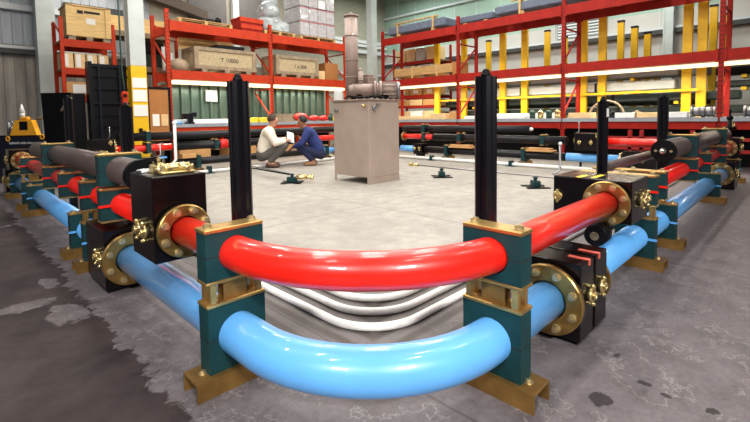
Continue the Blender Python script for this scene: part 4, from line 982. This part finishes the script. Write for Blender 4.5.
# bench items along the red rack
def benchbox(x0, x1, y0, y1, h, mt, name, label, cat):
    return single(name, B(x0, x1, y0, y1, 1.173, 1.173+h, .006), mt, label, cat)
benchbox(11.4, 11.9, 8.6, 10.6, .12, 'cartonpale', 'cream_boards', 'stack of cream boards on the red bench beside the tank', 'boards')
benchbox(11.35, 11.75, 7.9, 8.5, .2, 'cartonpale', 'carton', 'pale carton on the red bench left of the second upright from the tank', 'carton')
benchbox(11.5, 11.7, 7.45, 7.8, .26, 'carton', 'carton', 'brown carton on the red bench touching the second upright from the tank', 'carton')
benchbox(11.35, 11.8, 5.0, 7.1, .1, 'whitepaint', 'white_plank', 'long white plank on the red bench right of the nearest right post', 'plank')
benchbox(11.9, 12.2, 4.2, 6.9, .16, 'aluminium', 'metal_trough', 'pale metal trough on the red bench behind the white plank', 'trough')
for k, y in enumerate((4.85, 4.6, 4.35, 4.1)):
    b = MB().cyl((11.55, y, 1.172), (11.55, y, 1.3), .08, n=14).sphere((11.55, y, 1.33), .09, n=12).cyl((11.45, y, 1.33), (11.65, y, 1.33), .05, n=10)
    single('pipe_valve', b, ('shelfgreen', 'brass', 'shelfgreen', 'brass')[k], ('leftmost dark green', 'second, brass', 'third, dark green', 'rightmost brass')[k]+' of four pipe valves on the red bench', 'valve', 'valves on the red bench')
benchbox(11.4, 11.8, 3.15, 3.75, .15, 'cartonpale', 'carton', 'pale carton on the red bench just right of the middle upright', 'carton')
single('hose_hoop', MB().torus((12.0, 2.95, 1.21), (1, .2, 0), .42, .03, 20, 8, 0, math.pi), 'frame', 'tan hose arching above the tagged black post on the red bench', 'hose')
for k, (y, mt, lb) in enumerate(((2.35, 'whitepaint', 'white box on the red bench between the two rear black posts'), (1.85, 'cartonpale', 'pale box on the red bench left of the rear black post'), (1.25, 'whitepaint', 'white box on the red bench just right of the rear black post'))):
    benchbox(11.4, 11.8, y-.22, y+.22, .13, mt, 'parts_box', lb, 'box')
for k, (y, lb) in enumerate(((2.65, 'left black casting on the red bench right of the hose arch'), (2.1, 'middle black casting between white boxes on the red bench'), (1.55, 'right black casting beside the rear black post on the red bench'))):
    single('machine_casting', MB().box(11.45, 11.75, y-.12, y+.12, 1.173, 1.23, .01).cyl((11.6, y-.1, 1.27), (11.6, y+.1, 1.27), .05, n=12).sphere((11.55, y, 1.3), .06, n=10), 'frame' if k == 1 else 'dark', lb, 'casting')
for k, (y, lb) in enumerate(((.85, 'left grey pipe coupling on the red bench by the right-hand upright'), (.62, 'grey pipe coupling touching the right-hand upright on the red bench'), (-.1, 'grey pipe coupling right of the right-hand upright on the red bench'))):
    single('pipe_fitting', MB().cyl((11.5, y-.1, 1.30), (11.5, y+.1, 1.30), .11, n=18).cyl((11.5, y-.12, 1.30), (11.5, y-.08, 1.30), .128, n=18).cyl((11.5, y+.08, 1.30), (11.5, y+.12, 1.30), .128, n=18), 'steel', lb, 'fitting', 'grey couplings on the red bench')
# red steel under the red bench
t = thing('steel_stack', (10.95, 1.4, 0), 'dark red steel frame below the red bench, behind the back-right pipes', 'frame')
b = MB()
for y in (-1.6, -.55, .45, .7): b.box(0, .08, y-.04, y+.04, 0, .88)
part('frame_leg', b, 'red2', t)
part('frame_rail', MB().box(.0, .08, -2.6, 1.7, .4, .47).box(.0, .08, -2.6, 1.7, .66, .72), 'red2', t)
t2 = single('backing_or_shade', B(12.0, 12.1, -2.8, 10.6, .02, .88), 'blacksoft', 'dark sheet standing in for the shade under the long red bench', 'sheet')  # black sheet added as the deep shade below the bench
single('backing_or_shade', B(3.7, 9.8, 12.3, 12.38, .02, .88), 'blacksoft', 'dark sheet standing in for the shade under the orange bench', 'sheet')  # same painted shade below the orange bench

# ================================================================== PEOPLE
def skin(name, pts, edges, vox=.014):
    """pts: name -> (pos, radius or (rx, ry)); one continuous merged surface"""
    vs2, fs2 = [], []; rad = lambda r: V((r[1], r[0], (r[0]+r[1])/2)) if isinstance(r, tuple) else V((r, r, r))
    for a, b_ in edges:
        pa_, pb_ = V(pts[a][0]), V(pts[b_][0]); ra, rb = rad(pts[a][1]), rad(pts[b_][1])
        n = max(2, int((pb_-pa_).length/(.4*min(min(ra), min(rb))))+1)
        for k in range(n+1):
            q = pa_.lerp(pb_, k/n); r = ra.lerp(rb, k/n); o0 = len(vs2); nu, nv = 12, 7
            vs2 += [(q.x, q.y, q.z-r.z)]
            for i in range(1, nv):
                t_ = math.pi*i/nv
                vs2 += [(q.x+r.x*math.sin(t_)*math.cos(2*math.pi*u/nu), q.y+r.y*math.sin(t_)*math.sin(2*math.pi*u/nu), q.z-r.z*math.cos(t_)) for u in range(nu)]
            vs2 += [(q.x, q.y, q.z+r.z)]; top = len(vs2)-1
            for u in range(nu):
                v_ = (u+1) % nu; fs2 += [(o0, o0+1+v_, o0+1+u), (top, top-nu+u, top-nu+v_)]
                fs2 += [(o0+1+i*nu+u, o0+1+i*nu+v_, o0+1+(i+1)*nu+v_, o0+1+(i+1)*nu+u) for i in range(nv-2)]
    me = bpy.data.meshes.new(name); me.from_pydata(vs2, [], fs2); me.update()
    o = bpy.data.objects.new('tmp_skin', me); COL.objects.link(o)
    rm = o.modifiers.new('merge', 'REMESH'); rm.mode = 'VOXEL'; rm.voxel_size = vox; rm.use_smooth_shade = True
    sm = o.modifiers.new('smooth', 'SMOOTH'); sm.factor = .5; sm.iterations = 5
    bpy.context.view_layer.update()
    m2 = bpy.data.meshes.new_from_object(o.evaluated_get(bpy.context.evaluated_depsgraph_get())); bpy.data.objects.remove(o)
    for p_ in m2.polygons: p_.use_smooth = True
    m2.name = name
    return m2
def person(loc, rz, label, sc, pose, mats, paper=False):
    t = thing('person', loc, label, 'person', rz=rz); t.scale = (sc, sc, sc)
    J = pose; skinm, shirtm, trm, shoem, hairm = mats
    S = {}
    def add(n, r): S[n] = (J[n], r)
    P = {'pelvis': (J['pelvis'], (.08, .065)), 'waist': (J['waist'], (.09, .075)), 'chest': (J['chest'], (.095, .08)), 'neckb': (J['neckb'], (.07, .07)), 'neck': (J['neck'], .052), 'jaw': (J['jaw'], (.068, .078)), 'head': (J['head'], (.082, .098)), 'crown': (J['crown'], (.06, .075))}
    E_ = [('pelvis', 'waist'), ('waist', 'chest'), ('chest', 'neckb'), ('neckb', 'neck'), ('neck', 'jaw'), ('jaw', 'head'), ('head', 'crown')]
    T = {'pelvis': (V(J['pelvis'])-V((.03, 0, .01)), (.15, .128)), 'waist': (J['waist'], (.14, .12))}; TE = [('pelvis', 'waist')]
    Sh = {'chest': (J['chest'], (.175, .155)), 'waist': (J['waist'], (.165, .145)), 'neckb': (J['neckb'], (.085, .08))}; SE = [('waist', 'chest'), ('chest', 'neckb')]
    bl = V(J['waist']).lerp(V(J['pelvis']), .45); Sh['hem'] = (bl, (.172, .15)); SE.append(('hem', 'waist'))
    for s in 'lr':
        def q(n): return J[n+s]
        for n, r in (('sh', .052), ('el', .042), ('wr', .031), ('hd', (.038, .02)), ('hip', .065), ('kn', .055), ('an', .042), ('to', .034)): P[n+s] = (q(n), r)
        E_ += [('chest', 'sh'+s), ('sh'+s, 'el'+s), ('el'+s, 'wr'+s), ('wr'+s, 'hd'+s), ('pelvis', 'hip'+s), ('hip'+s, 'kn'+s), ('kn'+s, 'an'+s), ('an'+s, 'to'+s)]
        mid = V(q('kn')).lerp(V(q('hip')), .5); sh_ = V(q('an')).lerp(V(q('kn')), .12)
        T['hip'+s] = (q('hip'), .102); T['th'+s] = (mid, .092); T['kn'+s] = (q('kn'), .078); T['cuff'+s] = (sh_, .062)
        TE += [('pelvis', 'hip'+s), ('hip'+s, 'th'+s), ('th'+s, 'kn'+s), ('kn'+s, 'cuff'+s)]
        cf = V(q('el')).lerp(V(q('wr')), .88)
        Sh['sh'+s] = (q('sh'), .095); Sh['el'+s] = (q('el'), .07); Sh['cuff'+s] = (cf, .045)
        SE += [('chest', 'sh'+s), ('sh'+s, 'el'+s), ('el'+s, 'cuff'+s)]
    me = skin('body', P, E_)
    bm = bmesh.new(); bm.from_mesh(me); mb = MB(); mb.bm.free(); mb.bm = bm
    fwd = (V(J['jaw'])-V(J['neck'])); face = V(J['face']).normalized(); hd = V(J['head'])
    up = V((0, 0, 1)); side = face.cross(up).normalized()
    mb.sphere(hd+face*.09-up*.028, .018, (1, .8, 1.3), 8)                       # nose
    mb.tube([hd+face*.072-up*.066+side*k for k in (-.025, 0, .025)], .008, 6)    # lips
    for k in (-1, 1): mb.sphere(hd+side*k*.088-up*.015, .028, (.55, .55, 1.1), 8)   # ears
    # fingers and thumbs
    for s in 'lr':
        h = V(J['hd'+s]); d = (h-V(J['wr'+s])).normalized(); sd = d.cross(up).normalized(); dn = d.cross(sd).normalized()
        if dn.z > 0: dn = -dn
        for k, ln in enumerate((.062, .072, .067, .05)):
            b0 = h+sd*(k-1.5)*.019-d*.01; mb.tube([b0, b0+d*ln*.5+dn*.006, b0+d*ln*.8+dn*.022, b0+d*ln*.95+dn*.04], [.0098, .009, .008, .006], 7)
        tb_ = h-d*.03+sd*(.03 if s == 'l' else -.03); so_ = sd*(1 if s == 'l' else -1); mb.tube([tb_, tb_+so_*.022+d*.02, tb_+so_*.026+d*.05+dn*.012], [.012, .010, .007], 7)
    part('body', mb, skinm, t)
    def dress(nm, pts, ed, mt):
        m_ = skin(nm, pts, ed); m_.materials.clear(); m_.materials.append(M[mt]); return part(nm, m_, mt, t)
    dress('trousers', T, TE, trm); dress('shirt', Sh, SE, shirtm)
    hb = MB(); hb.sphere((0, 0, 0), 1, n=20)
    for v in list(hb.bm.verts):
        if v.co.z < -.55: hb.bm.verts.remove(v)
    for v in hb.bm.verts:
        c = V((v.co.x*.112, v.co.y*.1, v.co.z*.115)); 
        ang = math.atan2(face.y, face.x); c.rotate(Matrix.Rotation(ang, 3, 'Z'))
        fr = c.dot(face)
        if fr > .045 and c.z < .055: c -= face*(fr-.045)*1.0
        v.co = hd+c-face*.014+up*.03
    ho = part('hair', hb, hairm, t); so = ho.modifiers.new('thick', 'SOLIDIFY'); so.thickness = .008
    for k in (-1, 1): part('eye', MB().sphere(hd+face*.084+side*k*.032+up*.004, .011, n=8), 'hairk', t)
    for s in 'lr':
        a = V(J['an'+s]); b_ = V(J['to'+s]); dd = (b_-a); dd.z = 0; dd.normalize()
        part('shoe', MB().tube([V((a.x, a.y, .05))-dd*.07, V((a.x, a.y, .055))-dd*.02, V((a.x, a.y, .05))+dd*.08, V((b_.x, b_.y, .036))+dd*.03, V((b_.x, b_.y, .03))+dd*.07], [.03, .05, .05, .036, .02], 12), shoem, t)
    # collar / cuffs follow the shirt
    return t
def pose(lean, hx_, armL, armR, face):
    J = dict(pelvis=(-.07, 0, .27), waist=(-.05+lean*.25, 0, .46), chest=(-.0+lean*.75, 0, .68), neckb=(.02+lean*1.1, 0, .80), neck=(.03+lean*1.2, 0, .85), jaw=(.07+lean*1.3, 0, .90), head=(.075+lean*1.35, 0, .975), crown=(.06+lean*1.35, 0, 1.02), face=face)
    for s, k in (('l', 1), ('r', -1)):
        J['sh'+s] = (.0+lean*.9, k*.185, .75); el, wr, hd = armL if s == 'l' else armR
        J['el'+s] = el; J['wr'+s] = wr; J['hd'+s] = hd
        J['hip'+s] = (-.05, k*.09, .25); J['kn'+s] = (.38, k*.17, .45); J['an'+s] = (.06, k*.14, .11); J['to'+s] = (.2, k*.15, .05)
    return J
pa = person((5.14, 9.14, 0), math.radians(-36), 'crouching person in cream shirt and grey trousers, holding white papers', 1.27,
    pose(.06, 0, ((.18, .26, .52), (.4, .2, .58), (.47, .16, .6)), ((.2, -.27, .52), (.4, -.17, .55), (.47, -.12, .57)), (.95, .25, -.18)),
    ('skin', 'shirt', 'trousers', 'shoe', 'hairb'))
pb = person((6.32, 8.55, 0), math.radians(138), 'crouching person with black hair in navy shirt and trousers, facing left', 1.22,
    pose(.17, 0, ((.3, .27, .5), (.48, .2, .42), (.54, .17, .39)), ((.3, -.27, .5), (.46, -.17, .44), (.52, -.13, .42)), (.95, .1, -.3)),
    ('skindark', 'navy', 'navytr', 'shoet', 'hairk'))
o = single('paper_sheets', B(-.1, .1, -.004, .004, 0, .3), 'paper', 'white papers held by the person in the cream shirt', 'paper')
o.location = (5.6, 8.68, .66); o.rotation_euler = (-.5, .25, math.radians(-5))
